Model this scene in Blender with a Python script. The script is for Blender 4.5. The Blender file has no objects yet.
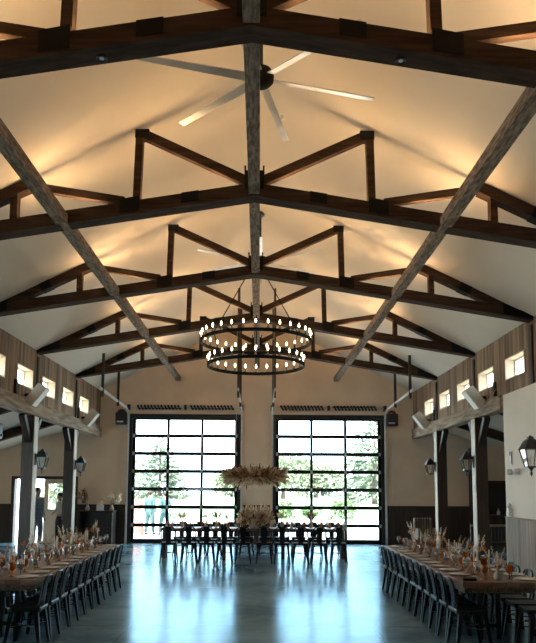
import bpy, bmesh, math, random
from mathutils import Vector, Matrix
random.seed(7)
R = random.Random(11)
PI = math.pi
SC = bpy.context.scene
COL = SC.collection

# ------------------------------------------------------------------ materials
def _nt(name):
    m = bpy.data.materials.new(name); m.use_nodes = True
    nt = m.node_tree; nt.nodes.clear()
    out = nt.nodes.new('ShaderNodeOutputMaterial')
    return m, nt, out

def coords(nt, scale):
    tc = nt.nodes.new('ShaderNodeTexCoord'); mp = nt.nodes.new('ShaderNodeMapping')
    nt.links.new(tc.outputs['Object'], mp.inputs['Vector'])
    mp.inputs['Scale'].default_value = scale
    return mp.outputs['Vector']

def pmat(name, a, b=None, rough=.6, metal=0., scale=(3, 3, 3), detail=4, lo=.35, hi=.65, bump=0., spec=.5, coat=0., trans=0.):
    """principled surface whose colour wanders between a and b by noise"""
    m, nt, out = _nt(name)
    p = nt.nodes.new('ShaderNodeBsdfPrincipled')
    if b is None: b = tuple(c * .8 for c in a)
    n = nt.nodes.new('ShaderNodeTexNoise'); n.inputs['Scale'].default_value = 1; n.inputs['Detail'].default_value = detail
    nt.links.new(coords(nt, scale), n.inputs['Vector'])
    r = nt.nodes.new('ShaderNodeValToRGB')
    r.color_ramp.elements[0].position = lo; r.color_ramp.elements[1].position = hi
    r.color_ramp.elements[0].color = (*b, 1); r.color_ramp.elements[1].color = (*a, 1)
    nt.links.new(n.outputs['Fac'], r.inputs['Fac']); nt.links.new(r.outputs['Color'], p.inputs['Base Color'])
    p.inputs['Roughness'].default_value = rough; p.inputs['Metallic'].default_value = metal
    p.inputs['Specular IOR Level'].default_value = spec
    p.inputs['Coat Weight'].default_value = coat
    if bump:
        bp = nt.nodes.new('ShaderNodeBump'); bp.inputs['Strength'].default_value = bump; bp.inputs['Distance'].default_value = .01
        nt.links.new(n.outputs['Fac'], bp.inputs['Height']); nt.links.new(bp.outputs['Normal'], p.inputs['Normal'])
    last = p
    if trans:
        tl = nt.nodes.new('ShaderNodeBsdfTranslucent'); nt.links.new(r.outputs['Color'], tl.inputs['Color'])
        last = nt.nodes.new('ShaderNodeMixShader'); last.inputs[0].default_value = trans
        nt.links.new(p.outputs[0], last.inputs[1]); nt.links.new(tl.outputs[0], last.inputs[2])
    nt.links.new(last.outputs[0], out.inputs[0])
    return m

def boards(name, axis, width, a, b, grain, rough=.7, bump=.4, gap=.04):
    """boards laid side by side along `axis`, each with its own tone, grain stretched by `grain`"""
    m, nt, out = _nt(name)
    p = nt.nodes.new('ShaderNodeBsdfPrincipled'); p.inputs['Roughness'].default_value = rough
    tc = nt.nodes.new('ShaderNodeTexCoord'); sx = nt.nodes.new('ShaderNodeSeparateXYZ')
    nt.links.new(tc.outputs['Object'], sx.inputs[0])
    d = nt.nodes.new('ShaderNodeMath'); d.operation = 'DIVIDE'; d.inputs[1].default_value = width
    nt.links.new(sx.outputs['XYZ'.index(axis)], d.inputs[0])
    fl = nt.nodes.new('ShaderNodeMath'); fl.operation = 'FLOOR'; nt.links.new(d.outputs[0], fl.inputs[0])
    fr = nt.nodes.new('ShaderNodeMath'); fr.operation = 'FRACT'; nt.links.new(d.outputs[0], fr.inputs[0])
    wn = nt.nodes.new('ShaderNodeTexWhiteNoise'); wn.noise_dimensions = '1D'; nt.links.new(fl.outputs[0], wn.inputs['W'])
    ns = nt.nodes.new('ShaderNodeTexNoise'); ns.inputs['Scale'].default_value = 1; ns.inputs['Detail'].default_value = 6
    mp = nt.nodes.new('ShaderNodeMapping'); mp.inputs['Scale'].default_value = grain
    nt.links.new(tc.outputs['Object'], mp.inputs['Vector'])
    ad = nt.nodes.new('ShaderNodeVectorMath'); ad.operation = 'ADD'
    nt.links.new(mp.outputs[0], ad.inputs[0])
    sc = nt.nodes.new('ShaderNodeVectorMath'); sc.operation = 'SCALE'; sc.inputs['Scale'].default_value = 9
    nt.links.new(wn.outputs['Color'], sc.inputs[0]); nt.links.new(sc.outputs[0], ad.inputs[1])
    nt.links.new(ad.outputs[0], ns.inputs['Vector'])
    mx = nt.nodes.new('ShaderNodeMath'); mx.operation = 'MULTIPLY_ADD'; mx.inputs[1].default_value = .55
    nt.links.new(wn.outputs['Value'], mx.inputs[0])
    s2 = nt.nodes.new('ShaderNodeMath'); s2.operation = 'MULTIPLY_ADD'; s2.inputs[1].default_value = 1.3; s2.inputs[2].default_value = -.4
    nt.links.new(ns.outputs['Fac'], s2.inputs[0]); nt.links.new(s2.outputs[0], mx.inputs[2])
    r = nt.nodes.new('ShaderNodeValToRGB'); r.color_ramp.elements[0].color = (*b, 1); r.color_ramp.elements[1].color = (*a, 1)
    r.color_ramp.elements[0].position = .1; r.color_ramp.elements[1].position = .85
    nt.links.new(mx.outputs[0], r.inputs['Fac'])
    # gap between boards
    g = nt.nodes.new('ShaderNodeMath'); g.operation = 'GREATER_THAN'; g.inputs[1].default_value = gap; nt.links.new(fr.outputs[0], g.inputs[0])
    mc = nt.nodes.new('ShaderNodeMix'); mc.data_type = 'RGBA'
    nt.links.new(g.outputs[0], mc.inputs[0]); mc.inputs[6].default_value = (b[0] * .4, b[1] * .4, b[2] * .4, 1)
    nt.links.new(r.outputs['Color'], mc.inputs[7]); nt.links.new(mc.outputs[2], p.inputs['Base Color'])
    hh = nt.nodes.new('ShaderNodeMath'); hh.operation = 'MULTIPLY_ADD'; hh.inputs[1].default_value = .3
    nt.links.new(ns.outputs['Fac'], hh.inputs[0]); nt.links.new(g.outputs[0], hh.inputs[2])
    bp = nt.nodes.new('ShaderNodeBump'); bp.inputs['Strength'].default_value = bump; bp.inputs['Distance'].default_value = .01
    nt.links.new(hh.outputs[0], bp.inputs['Height']); nt.links.new(bp.outputs['Normal'], p.inputs['Normal'])
    nt.links.new(p.outputs[0], out.inputs[0])
    return m

def glassy(name, tint, gloss=.12, body=None, bodyfac=0., rough=.02):
    m, nt, out = _nt(name)
    t = nt.nodes.new('ShaderNodeBsdfTransparent')
    g = nt.nodes.new('ShaderNodeBsdfGlossy'); g.inputs['Roughness'].default_value = rough
    n = nt.nodes.new('ShaderNodeTexNoise'); n.inputs['Scale'].default_value = 1.0
    nt.links.new(coords(nt, (6, 6, 6)), n.inputs['Vector'])
    r = nt.nodes.new('ShaderNodeValToRGB'); r.color_ramp.elements[0].color = (*[c * .93 for c in tint], 1); r.color_ramp.elements[1].color = (*tint, 1)
    nt.links.new(n.outputs['Fac'], r.inputs['Fac']); nt.links.new(r.outputs['Color'], t.inputs['Color'])
    f = nt.nodes.new('ShaderNodeFresnel'); f.inputs['IOR'].default_value = 1.35
    ma = nt.nodes.new('ShaderNodeMath'); ma.operation = 'ADD'; ma.inputs[1].default_value = gloss * .3; ma.use_clamp = True
    nt.links.new(f.outputs[0], ma.inputs[0])
    geo = nt.nodes.new('ShaderNodeNewGeometry'); iv = nt.nodes.new('ShaderNodeMath'); iv.operation = 'SUBTRACT'; iv.inputs[0].default_value = 1
    nt.links.new(geo.outputs['Backfacing'], iv.inputs[1])
    mu = nt.nodes.new('ShaderNodeMath'); mu.operation = 'MULTIPLY'; nt.links.new(ma.outputs[0], mu.inputs[0]); nt.links.new(iv.outputs[0], mu.inputs[1])
    mx = nt.nodes.new('ShaderNodeMixShader'); nt.links.new(mu.outputs[0], mx.inputs[0])
    nt.links.new(t.outputs[0], mx.inputs[1]); nt.links.new(g.outputs[0], mx.inputs[2])
    last = mx
    if body:
        d = nt.nodes.new('ShaderNodeBsdfDiffuse'); d.inputs['Color'].default_value = (*body, 1)
        m2 = nt.nodes.new('ShaderNodeMixShader'); m2.inputs[0].default_value = bodyfac
        nt.links.new(mx.outputs[0], m2.inputs[1]); nt.links.new(d.outputs[0], m2.inputs[2]); last = m2
    nt.links.new(last.outputs[0], out.inputs[0])
    return m

def emit(name, col, strength):
    m, nt, out = _nt(name)
    e = nt.nodes.new('ShaderNodeEmission'); e.inputs['Strength'].default_value = strength
    n = nt.nodes.new('ShaderNodeTexNoise'); n.inputs['Scale'].default_value = 1
    nt.links.new(coords(nt, (2, 2, 2)), n.inputs['Vector'])
    r = nt.nodes.new('ShaderNodeValToRGB'); r.color_ramp.elements[0].color = (*[c * .9 for c in col], 1); r.color_ramp.elements[1].color = (*col, 1)
    nt.links.new(n.outputs['Fac'], r.inputs['Fac']); nt.links.new(r.outputs['Color'], e.inputs['Color'])
    nt.links.new(e.outputs[0], out.inputs[0])
    return m

LED = 25.0
M = {}
WD, WL = (.080, .047, .031), (.036, .021, .014)
M['wood_x'] = pmat('stained_timber_x', WD, WL, .8, scale=(1.6, 16, 16), bump=.7, detail=8, spec=.12)
M['wood_y'] = pmat('weathered_timber_y', (.40, .30, .22), (.16, .115, .08), .85, scale=(34, 7, 34), bump=.6, detail=8, lo=.38, hi=.66, spec=.1)
M['wood_z'] = pmat('stained_timber_z', (.052, .030, .020), (.022, .013, .009), .5, scale=(14, 14, 1.2), bump=.25, detail=7, spec=.5)
M['header'] = pmat('greyed_header_timber', (.42, .335, .25), (.19, .14, .10), .75, scale=(18, 1.6, 14), bump=.6, detail=8, lo=.35, hi=.66, spec=.2)
M['iron'] = pmat('matte_black_iron', (.011, .010, .010), (.007, .006, .006), .75, scale=(9, 9, 9), spec=.15)
M['steel'] = pmat('black_steel_plate', (.009, .008, .008), (.006, .005, .005), .7, scale=(5, 5, 5), spec=.2)
M['led'] = emit('warm_led_strip', (1, .64, .31), LED)
M['ceiling'] = pmat('cream_painted_ceiling', (.78, .69, .57), (.73, .64, .53), .85, scale=(.7, .7, .7))
M['stucco'] = pmat('tan_wall_plaster', (.86, .66, .48), (.78, .595, .43), .9, scale=(1.3, 1.3, 1.3), bump=.15, detail=8)
M['offwhite'] = pmat('pale_wall_plaster', (.84, .79, .70), (.79, .74, .65), .9, scale=(1.5, 1.5, 1.5), bump=.1, detail=8)
M['lit_face'] = pmat('daylit_post_face', (.70, .61, .50), (.42, .35, .28), .5, scale=(20, 20, 2.2), bump=.4, detail=8)  # daylight on the side of the posts, put into a pale colour
M['board_dark'] = boards('dark_wainscot_boards', 'X', .14, (.060, .038, .027), (.022, .014, .010), (9, 9, .9))
M['board_wall'] = boards('barnwood_wall_boards', 'Y', .115, (.40, .255, .155), (.100, .060, .036), (9, 9, .8))
M['board_grey'] = boards('greyed_wainscot_boards', 'Y', .14, (.40, .33, .26), (.15, .115, .088), (9, 14, .9))
M['board_dark_y'] = boards('dark_wainscot_boards_y', 'Y', .14, (.060, .038, .027), (.022, .014, .010), (9, 9, .9))
M['reveal'] = pmat('pale_wood_reveal', (.66, .54, .40), (.50, .39, .28), .7, scale=(3, 12, 3))
M['black'] = pmat('black_powder_coat', (.012, .012, .013), (.007, .007, .008), .38, scale=(4, 4, 4))
M['chair'] = pmat('black_enamelled_steel', (.005, .006, .0075), (.003, .004, .005), .34, scale=(6, 6, 6), spec=.3)
M['silver'] = pmat('galvanised_steel', (.72, .72, .70), (.58, .58, .57), .38, metal=.3, scale=(8, 8, 8))
M['blade'] = pmat('brushed_aluminium', (.66, .64, .60), (.55, .53, .50), .35, metal=.7, scale=(3, 3, 3))
M['glass'] = glassy('window_glass', (.97, .99, .98), .02)
M['lampglass'] = glassy('lantern_glass', (.93, .95, .95), .5)
M['amber'] = glassy('amber_glass', (.85, .36, .08), .35, (.52, .15, .015), .5)
M['clear'] = glassy('clear_wine_glass', (.86, .89, .90), .6, (.50, .46, .42), .15)
M['bulb'] = emit('candle_bulb_glow', (1, .72, .40), 7)
M['flame'] = emit('candle_flame', (1, .62, .22), 10)
M['sleeve'] = pmat('cream_candle_sleeve', (.16, .12, .08), (.10, .08, .05), .5)
M['tabletop'] = boards('farm_table_boards', 'X', .16, (.25, .150, .098), (.120, .066, .042), (14, 1.2, 14), rough=.34, bump=.35)
M['tabletop_x'] = boards('farm_table_boards_long', 'Y', .16, (.20, .115, .075), (.10, .055, .035), (1.2, 14, 14), rough=.4, bump=.35)
M['candle'] = pmat('ivory_wax', (.78, .70, .56), (.70, .61, .47), .5, scale=(20, 20, 20))
M['brass'] = pmat('aged_brass', (.45, .30, .12), (.30, .19, .07), .35, metal=.9, scale=(20, 20, 20))
M['china'] = pmat('white_china', (.75, .74, .72), (.68, .67, .65), .25, scale=(6, 6, 6))
M['ceramic'] = pmat('pale_ceramic', (.52, .46, .40), (.42, .36, .30), .6, scale=(20, 20, 20))
M['pampas'] = pmat('dried_pampas', (.78, .62, .44), (.50, .34, .21), .9, scale=(7, 7, 7), lo=.4, hi=.6, trans=.45)
M['pampas_cream'] = pmat('bleached_pampas', (.93, .84, .68), (.74, .62, .46), .9, scale=(9, 9, 9), lo=.4, hi=.6, trans=.45)
M['pampas_brown'] = pmat('brown_dried_flowers', (.42, .23, .12), (.20, .10, .055), .9, scale=(12, 12, 12), trans=.45)
M['rust'] = pmat('rust_dried_flowers', (.60, .20, .045), (.32, .10, .03), .8, scale=(20, 20, 20), trans=.45)
M['white_petal'] = pmat('white_petals', (.82, .76, .70), (.64, .55, .50), .8, scale=(20, 20, 20), trans=.45)
M['stem'] = pmat('dry_stems', (.28, .20, .10), (.18, .13, .07), .8, scale=(20, 20, 20))
M['suit'] = pmat('blue_grey_suit_cloth', (.17, .235, .28), (.12, .17, .21), .9, scale=(30, 30, 30))
M['teal'] = pmat('teal_suit_cloth', (.07, .15, .16), (.05, .115, .125), .9, scale=(30, 30, 30))
M['coral'] = pmat('coral_dress_cloth', (.72, .30, .25), (.62, .24, .20), .9, scale=(20, 20, 20))
M['shirt'] = pmat('cream_shirt_cloth', (.62, .57, .48), (.52, .47, .39), .9, scale=(20, 20, 20))
M['trouser'] = pmat('black_trouser_cloth', (.018, .018, .02), (.012, .012, .013), .9, scale=(30, 30, 30))
M['skin'] = pmat('skin', (.42, .24, .16), (.36, .20, .13), .55, scale=(12, 12, 12))
M['hair'] = pmat('dark_hair', (.020, .014, .010), (.012, .009, .007), .6, scale=(60, 60, 8))
M['shoe'] = pmat('dark_leather', (.03, .018, .012), (.02, .012, .008), .4, scale=(20, 20, 20))
M['stripe'] = boards('striped_upholstery', 'X', .085, (.42, .37, .30), (.10, .085, .07), (3, 3, 3), rough=.95, bump=.1, gap=.3)
M['bark'] = pmat('tree_bark', (.16, .12, .09), (.09, .065, .05), .95, scale=(6, 6, 1.5), bump=.6)
M['needle'] = pmat('pale_conifer_foliage', (.21, .255, .185), (.12, .155, .11), .9, scale=(.9, .9, .9))
M['leafy'] = pmat('pale_broadleaf_foliage', (.26, .30, .20), (.17, .20, .13), .9, scale=(.8, .8, .8))
M['shrub'] = pmat('green_shrub_foliage', (.17, .26, .12), (.10, .165, .07), .9, scale=(1.5, 1.5, 1.5))
M['lawn'] = pmat('mown_lawn', (.21, .28, .165), (.15, .215, .12), .95, scale=(.15, 2.2, 1), lo=.42, hi=.58)
M['field'] = pmat('dry_field', (.36, .37, .30), (.22, .26, .18), .95, scale=(.03, .28, 1), lo=.42, hi=.58)
M['apron'] = pmat('pale_concrete_apron', (.55, .53, .50), (.46, .45, .42), .9, scale=(.8, .8, .8), detail=8)
M['redshell'] = pmat('red_extinguisher_paint', (.16, .025, .015), (.11, .018, .012), .35, scale=(9, 9, 9))
M['motor'] = pmat('charcoal_plastic', (.018, .017, .017), (.011, .010, .010), .45, scale=(9, 9, 9))
M['redlens'] = pmat('dark_red_plastic', (.09, .018, .014), (.06, .012, .010), .3, scale=(9, 9, 9))
M['white'] = pmat('white_plastic', (.74, .73, .70), (.68, .67, .64), .45, scale=(9, 9, 9))
M['tanpanel'] = pmat('tan_speaker_grille', (.60, .52, .42), (.52, .45, .36), .7, scale=(90, 90, 90))

def floor_material():
    m, nt, out = _nt('polished_concrete')
    p = nt.nodes.new('ShaderNodeBsdfPrincipled')
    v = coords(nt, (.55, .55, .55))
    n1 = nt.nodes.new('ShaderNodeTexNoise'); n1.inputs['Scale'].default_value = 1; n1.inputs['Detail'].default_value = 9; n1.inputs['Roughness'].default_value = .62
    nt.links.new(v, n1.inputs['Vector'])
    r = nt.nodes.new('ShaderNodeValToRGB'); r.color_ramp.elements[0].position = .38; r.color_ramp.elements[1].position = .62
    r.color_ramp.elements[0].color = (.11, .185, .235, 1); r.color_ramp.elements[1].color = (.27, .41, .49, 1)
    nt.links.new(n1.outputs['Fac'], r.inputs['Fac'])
    # saw-cut joints: lines at x = +-1.6 and every 3.5 m along y
    tc = nt.nodes.new('ShaderNodeTexCoord'); s = nt.nodes.new('ShaderNodeSeparateXYZ'); nt.links.new(tc.outputs['Object'], s.inputs[0])
    def line(src, off, period):
        a = nt.nodes.new('ShaderNodeMath'); a.operation = 'ADD'; a.inputs[1].default_value = off + period * 20 + .006; nt.links.new(src, a.inputs[0])
        b = nt.nodes.new('ShaderNodeMath'); b.operation = 'MODULO'; b.inputs[1].default_value = period; nt.links.new(a.outputs[0], b.inputs[0])
        c = nt.nodes.new('ShaderNodeMath'); c.operation = 'LESS_THAN'; c.inputs[1].default_value = .012; nt.links.new(b.outputs[0], c.inputs[0])
        return c.outputs[0]
    mx = nt.nodes.new('ShaderNodeMath'); mx.operation = 'MAXIMUM'
    nt.links.new(line(s.outputs[0], 1.6, 3.2), mx.inputs[0]); nt.links.new(line(s.outputs[1], -2.2, 3.5), mx.inputs[1])
    mc = nt.nodes.new('ShaderNodeMix'); mc.data_type = 'RGBA'; nt.links.new(mx.outputs[0], mc.inputs[0])
    nt.links.new(r.outputs['Color'], mc.inputs[6]); mc.inputs[7].default_value = (.03, .035, .04, 1)
    nt.links.new(mc.outputs[2], p.inputs['Base Color'])
    n2 = nt.nodes.new('ShaderNodeTexNoise'); n2.inputs['Scale'].default_value = 1; n2.inputs['Detail'].default_value = 5
    nt.links.new(coords(nt, (2.3, 1.1, 1)), n2.inputs['Vector'])
    rr = nt.nodes.new('ShaderNodeMapRange'); rr.inputs['To Min'].default_value = .11; rr.inputs['To Max'].default_value = .24
    nt.links.new(n2.outputs['Fac'], rr.inputs['Value']); nt.links.new(rr.outputs[0], p.inputs['Roughness'])
    p.inputs['Specular IOR Level'].default_value = 0
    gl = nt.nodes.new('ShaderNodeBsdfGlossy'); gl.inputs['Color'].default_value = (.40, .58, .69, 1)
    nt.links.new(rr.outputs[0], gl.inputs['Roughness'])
    fr = nt.nodes.new('ShaderNodeFresnel'); fr.inputs['IOR'].default_value = 1.42
    ms = nt.nodes.new('ShaderNodeMixShader'); nt.links.new(fr.outputs[0], ms.inputs[0]); nt.links.new(p.outputs[0], ms.inputs[1]); nt.links.new(gl.outputs[0], ms.inputs[2])
    nt.links.new(ms.outputs[0], out.inputs[0])
    return m
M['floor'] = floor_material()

# ------------------------------------------------------------------ mesh helpers
class MB:
    def __init__(s): s.bm = bmesh.new()
    def box(s, x0, x1, y0, y1, z0, z1, bev=0):
        g = bmesh.ops.create_cube(s.bm, size=1, matrix=Matrix.Translation(((x0 + x1) / 2, (y0 + y1) / 2, (z0 + z1) / 2)) @ Matrix.Diagonal((abs(x1 - x0), abs(y1 - y0), abs(z1 - z0), 1)))
        if bev: bmesh.ops.bevel(s.bm, geom=list({e for v in g['verts'] for e in v.link_edges}), offset=bev, segments=2, profile=.6, affect='EDGES')
        return s
    def bar(s, p, q, w, h, up=(0, 0, 1), bev=0):
        """square bar from p to q; w across, h along `up`"""
        p, q, up = Vector(p), Vector(q), Vector(up)
        d = (q - p); L = d.length; d.normalize()
        x = d.cross(up)
        if x.length < 1e-4: x = d.cross(Vector((0, 1, 0)))
        x.normalize(); u = x.cross(d)
        m = Matrix((x, d, u)).transposed().to_4x4(); m.translation = (p + q) / 2
        g = bmesh.ops.create_cube(s.bm, size=1, matrix=m @ Matrix.Diagonal((w, L, h, 1)))
        if bev: bmesh.ops.bevel(s.bm, geom=list({e for v in g['verts'] for e in v.link_edges}), offset=bev, segments=2, profile=.6, affect='EDGES')
        return s
    def tube(s, pts, r, n=8, closed=False, cap=True):
        pts = [Vector(p) for p in pts]; rings = []
        N = len(pts); rr = r if isinstance(r, (list, tuple)) else [r] * N
        prev = None
        for i, p in enumerate(pts):
            a = pts[i - 1] if (i > 0 or closed) else p; b = pts[(i + 1) % N] if (i < N - 1 or closed) else p
            t = (b - a)
            if t.length < 1e-6: t = Vector((0, 0, 1))
            t.normalize()
            if prev is None:
                u = t.cross(Vector((0, 0, 1)));
                if u.length < .05: u = t.cross(Vector((1, 0, 0)))
            else:
                u = prev - t * prev.dot(t)
            u.normalize(); prev = u; v = t.cross(u)
            rings.append([s.bm.verts.new(p + (u * math.cos(2 * PI * k / n) + v * math.sin(2 * PI * k / n)) * rr[i]) for k in range(n)])
        for i in range(N - 1 + (1 if closed else 0)):
            A, B = rings[i], rings[(i + 1) % N]
            for k in range(n): s.bm.faces.new((A[k], A[(k + 1) % n], B[(k + 1) % n], B[k]))
        if cap and not closed:
            s.bm.faces.new(list(reversed(rings[0]))); s.bm.faces.new(rings[-1])
        return s
    def lathe(s, prof, n=16, c=(0, 0, 0)):
        rings = []
        for r, z in prof:
            if r < 1e-5: rings.append([s.bm.verts.new((c[0], c[1], c[2] + z))])
            else: rings.append([s.bm.verts.new((c[0] + r * math.cos(2 * PI * k / n), c[1] + r * math.sin(2 * PI * k / n), c[2] + z)) for k in range(n)])
        for A, B in zip(rings, rings[1:]):
            for k in range(n):
                a, b = A[k % len(A)], A[(k + 1) % n % len(A)]; c2, d = B[(k + 1) % n % len(B)], B[k % len(B)]
                vs = []
                for v in (a, b, c2, d):
                    if v not in vs: vs.append(v)
                if len(vs) > 2: s.bm.faces.new(vs)
        return s
    def ball(s, c, r, sub=2, sq=(1, 1, 1)):
        bmesh.ops.create_icosphere(s.bm, subdivisions=sub, radius=1, matrix=Matrix.Translation(c) @ Matrix.Diagonal((r * sq[0], r * sq[1], r * sq[2], 1)))
        return s
    def prism(s, poly, axis, a, b):
        """poly of 2-D points extruded from a to b along axis ('x','y','z')"""
        def P(u, v, w): return {'x': (w, u, v), 'y': (u, w, v), 'z': (u, v, w)}[axis]
        A = [s.bm.verts.new(P(u, v, a)) for u, v in poly]; B = [s.bm.verts.new(P(u, v, b)) for u, v in poly]
        s.bm.faces.new(A); s.bm.faces.new(list(reversed(B)))
        for i in range(len(poly)):
            j = (i + 1) % len(poly); s.bm.faces.new((A[i], B[i], B[j], A[j]))
        return s
    def leaf(s, p, d, L, w, rnd):
        """one thin bent blade"""
        d = Vector(d).normalized(); x = d.cross(Vector((rnd.uniform(-1, 1), rnd.uniform(-1, 1), rnd.uniform(-1, 1))))
        if x.length < .01: x = d.orthogonal()
        x.normalize(); p = Vector(p)
        m = p + d * L * .45
        a = s.bm.verts.new(p); b = s.bm.verts.new(m + x * w / 2); c = s.bm.verts.new(p + d * L); e = s.bm.verts.new(m - x * w / 2)
        s.bm.faces.new((a, b, c, e)); return s
    def mesh(s, name, m, smooth=False):
        bmesh.ops.recalc_face_normals(s.bm, faces=s.bm.faces)
        me = bpy.data.meshes.new(name); s.bm.to_mesh(me); s.bm.free()
        if m is not None: me.materials.append(M[m] if isinstance(m, str) else m)
        if smooth:
            for f in me.polygons: f.use_smooth = True
        return me
    def build(s, name, m, parent=None, loc=None, rz=0, smooth=False, label=None):
        o = bpy.data.objects.new(name, s.mesh(name, m, smooth)); COL.objects.link(o)
        if parent is not None: o.parent = parent
        if loc is not None: o.location = loc
        if rz: o.rotation_euler.z = rz
        if label: o['label'] = label
        return o

def tag(o, label=None, cat=None, group=None, kind=None):
    if label: o['label'] = label
    if cat: o['category'] = cat
    if group: o['group'] = group
    if kind: o['kind'] = kind
    return o
def thing(name, label, cat, loc=(0, 0, 0), rz=0, group=None, kind=None):
    o = bpy.data.objects.new(name, None); COL.objects.link(o); o.empty_display_size = .1
    o.location = loc; o.rotation_euler = (0, 0, rz)
    return tag(o, label, cat, group, kind)
def kids(o): return KIDS.get(o.name) or [c for c in bpy.data.objects if c.parent == o]
KIDS = {}
def dup(o, loc=None, rz=None, label=None, group=None, parent=None):
    ch = KIDS.get(o.name)
    if ch is None: ch = KIDS[o.name] = [c for c in bpy.data.objects if c.parent == o]
    c = o.copy(); COL.objects.link(c)
    if parent is not None: c.parent = parent
    if loc is not None: c.location = loc
    if rz is not None: c.rotation_euler = (0, 0, rz)
    if label: c['label'] = label
    if group: c['group'] = group
    for k in ch: dup(k, parent=c)
    return c
def struct(mb, name, m, parent=None, loc=None, smooth=False):
    o = mb.build(name, m, parent, loc, smooth=smooth)
    if parent is None: o['kind'] = 'structure'
    return o
ORD = ['first', 'second', 'third', 'fourth', 'fifth', 'sixth', 'seventh', 'eighth', 'ninth', 'tenth', 'eleventh', 'twelfth', 'thirteenth', 'fourteenth', 'fifteenth', 'sixteenth', 'seventeenth', 'eighteenth', 'nineteenth', 'twentieth', 'twenty-first', 'twenty-second']

# ------------------------------------------------------------------ dimensions (metres; camera looks along +Y)
W = 5.30; YW = 22.78; ZH = 5.10; ZR = 7.76
TY = [5.72, 9.22, 12.71, 16.20, 19.70]
def ceil_z(x): return ZH + (ZR - ZH) * (W - abs(x)) / W
YB = -6.0
PART = 14.36     # right partition starts here towards the camera
AX = 9.0         # outer aisle wall

# ------------------------------------------------------------------ shell
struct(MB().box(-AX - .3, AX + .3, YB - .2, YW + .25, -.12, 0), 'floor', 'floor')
c = MB()
c.prism([(0, ZR), (W + .25, ceil_z(W + .25)), (W + .25, ceil_z(W + .25) + .25), (0, ZR + .28)], 'y', YB - .2, YW + .3)
c.prism([(0, ZR), (-W - .25, ceil_z(W + .25)), (-W - .25, ceil_z(W + .25) + .25), (0, ZR + .28)], 'y', YB - .2, YW + .3)
struct(c, 'ceiling', 'ceiling')
# aisle ceilings
def aisle_z(x): return 4.02 - .31 * (abs(x) - 5.5)
for s, nm in ((-1, 'ceiling_left_aisle'), (1, 'ceiling_right_aisle')):
    struct(MB().prism([(s * 5.5, aisle_z(5.5)), (s * (AX + .3), aisle_z(AX + .3)), (s * (AX + .3), aisle_z(AX + .3) + .15), (s * 5.5, aisle_z(5.5) + .15)], 'y', YB - .2, YW + .25), nm, 'ceiling')
# end wall with the openings
D0, D1 = .585, 4.245; DZ = 4.27
e = MB()
y0, y1 = YW, YW + .25
EDX0, EDX1, EDZ = -8.10, -6.05, 2.13
for (xa, xb, za, zb) in ((-AX, EDX0, 0, EDZ), (EDX1, -D1, 0, EDZ), (-D0, D0, 0, DZ), (D1, AX, 0, 4.1), (-AX, -W, EDZ, 4.1), (-W, -D1, EDZ, 4.1), (-W, -D1, 4.1, DZ), (D1, W, 4.1, DZ)):
    e.box(xa, xb, y0, y1, za, zb)
e.prism([(-W - .2, DZ), (W + .2, DZ), (W + .2, ceil_z(W)), (0, ZR + .1), (-W - .2, ceil_z(W))], 'y', y0, y1)
struct(e, 'wall_end', 'stucco')
# wainscot on the end wall
wn = MB()
for xa, xb in ((-AX, EDX0 - .08), (EDX1 + .08, -D1 - .13), (-D0 + .13, D0 - .13), (D1 + .13, AX)):
    wn.box(xa, xb, YW - .022, YW - .001, 0, 1.24)
struct(wn, 'trim_wainscot_end', 'board_dark')
wc = MB()
for xa, xb in ((-AX, EDX0 - .08), (EDX1 + .08, -D1 - .13), (-D0 + .13, D0 - .13), (D1 + .13, AX)):
    wc.box(xa, xb, YW - .04, YW - .001, 1.24, 1.27)
struct(wc, 'trim_chair_rail_end', 'wood_x')
# back wall behind the camera, outer aisle walls
struct(MB().box(-AX, AX, YB - .2, YB, 0, ZR + .2), 'wall_back', 'stucco')
LW = [(4.6, 7.0), (7.8, 10.2), (11.0, 13.4)]      # unseen left aisle windows, added to bring daylight from the left
w = MB(); prev = YB
for a, b in LW:
    w.box(-AX - .2, -AX, prev, a, 0, 3.3); w.box(-AX - .2, -AX, a, b, 0, .35); w.box(-AX - .2, -AX, a, b, 2.85, 3.3); prev = b
w.box(-AX - .2, -AX, prev, YW + .25, 0, 3.3)
struct(w, 'wall_left_outer', 'stucco')
struct(MB().box(AX, AX + .2, YB, YW + .25, 0, 3.3), 'wall_right_outer', 'stucco')
nwin = 0
for a, b in LW:
    nwin += 1
    t = thing('window_%d' % nwin, None, None, (-AX - .1, (a + b) / 2, .35), kind='structure')
    L = (b - a) / 2
    f = MB().box(-.06, .06, -L, L, 0, .06).box(-.06, .06, -L, L, 2.44, 2.50).box(-.06, .06, -L, -L + .06, .06, 2.44).box(-.06, .06, L - .06, L, .06, 2.44).box(-.03, .03, -.03, .03, .06, 2.44)
    f.build('window_frame', 'black', t); MB().box(-.005, .005, -L + .06, L - .06, .06, 2.44).build('pane', 'glass', t)

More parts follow.
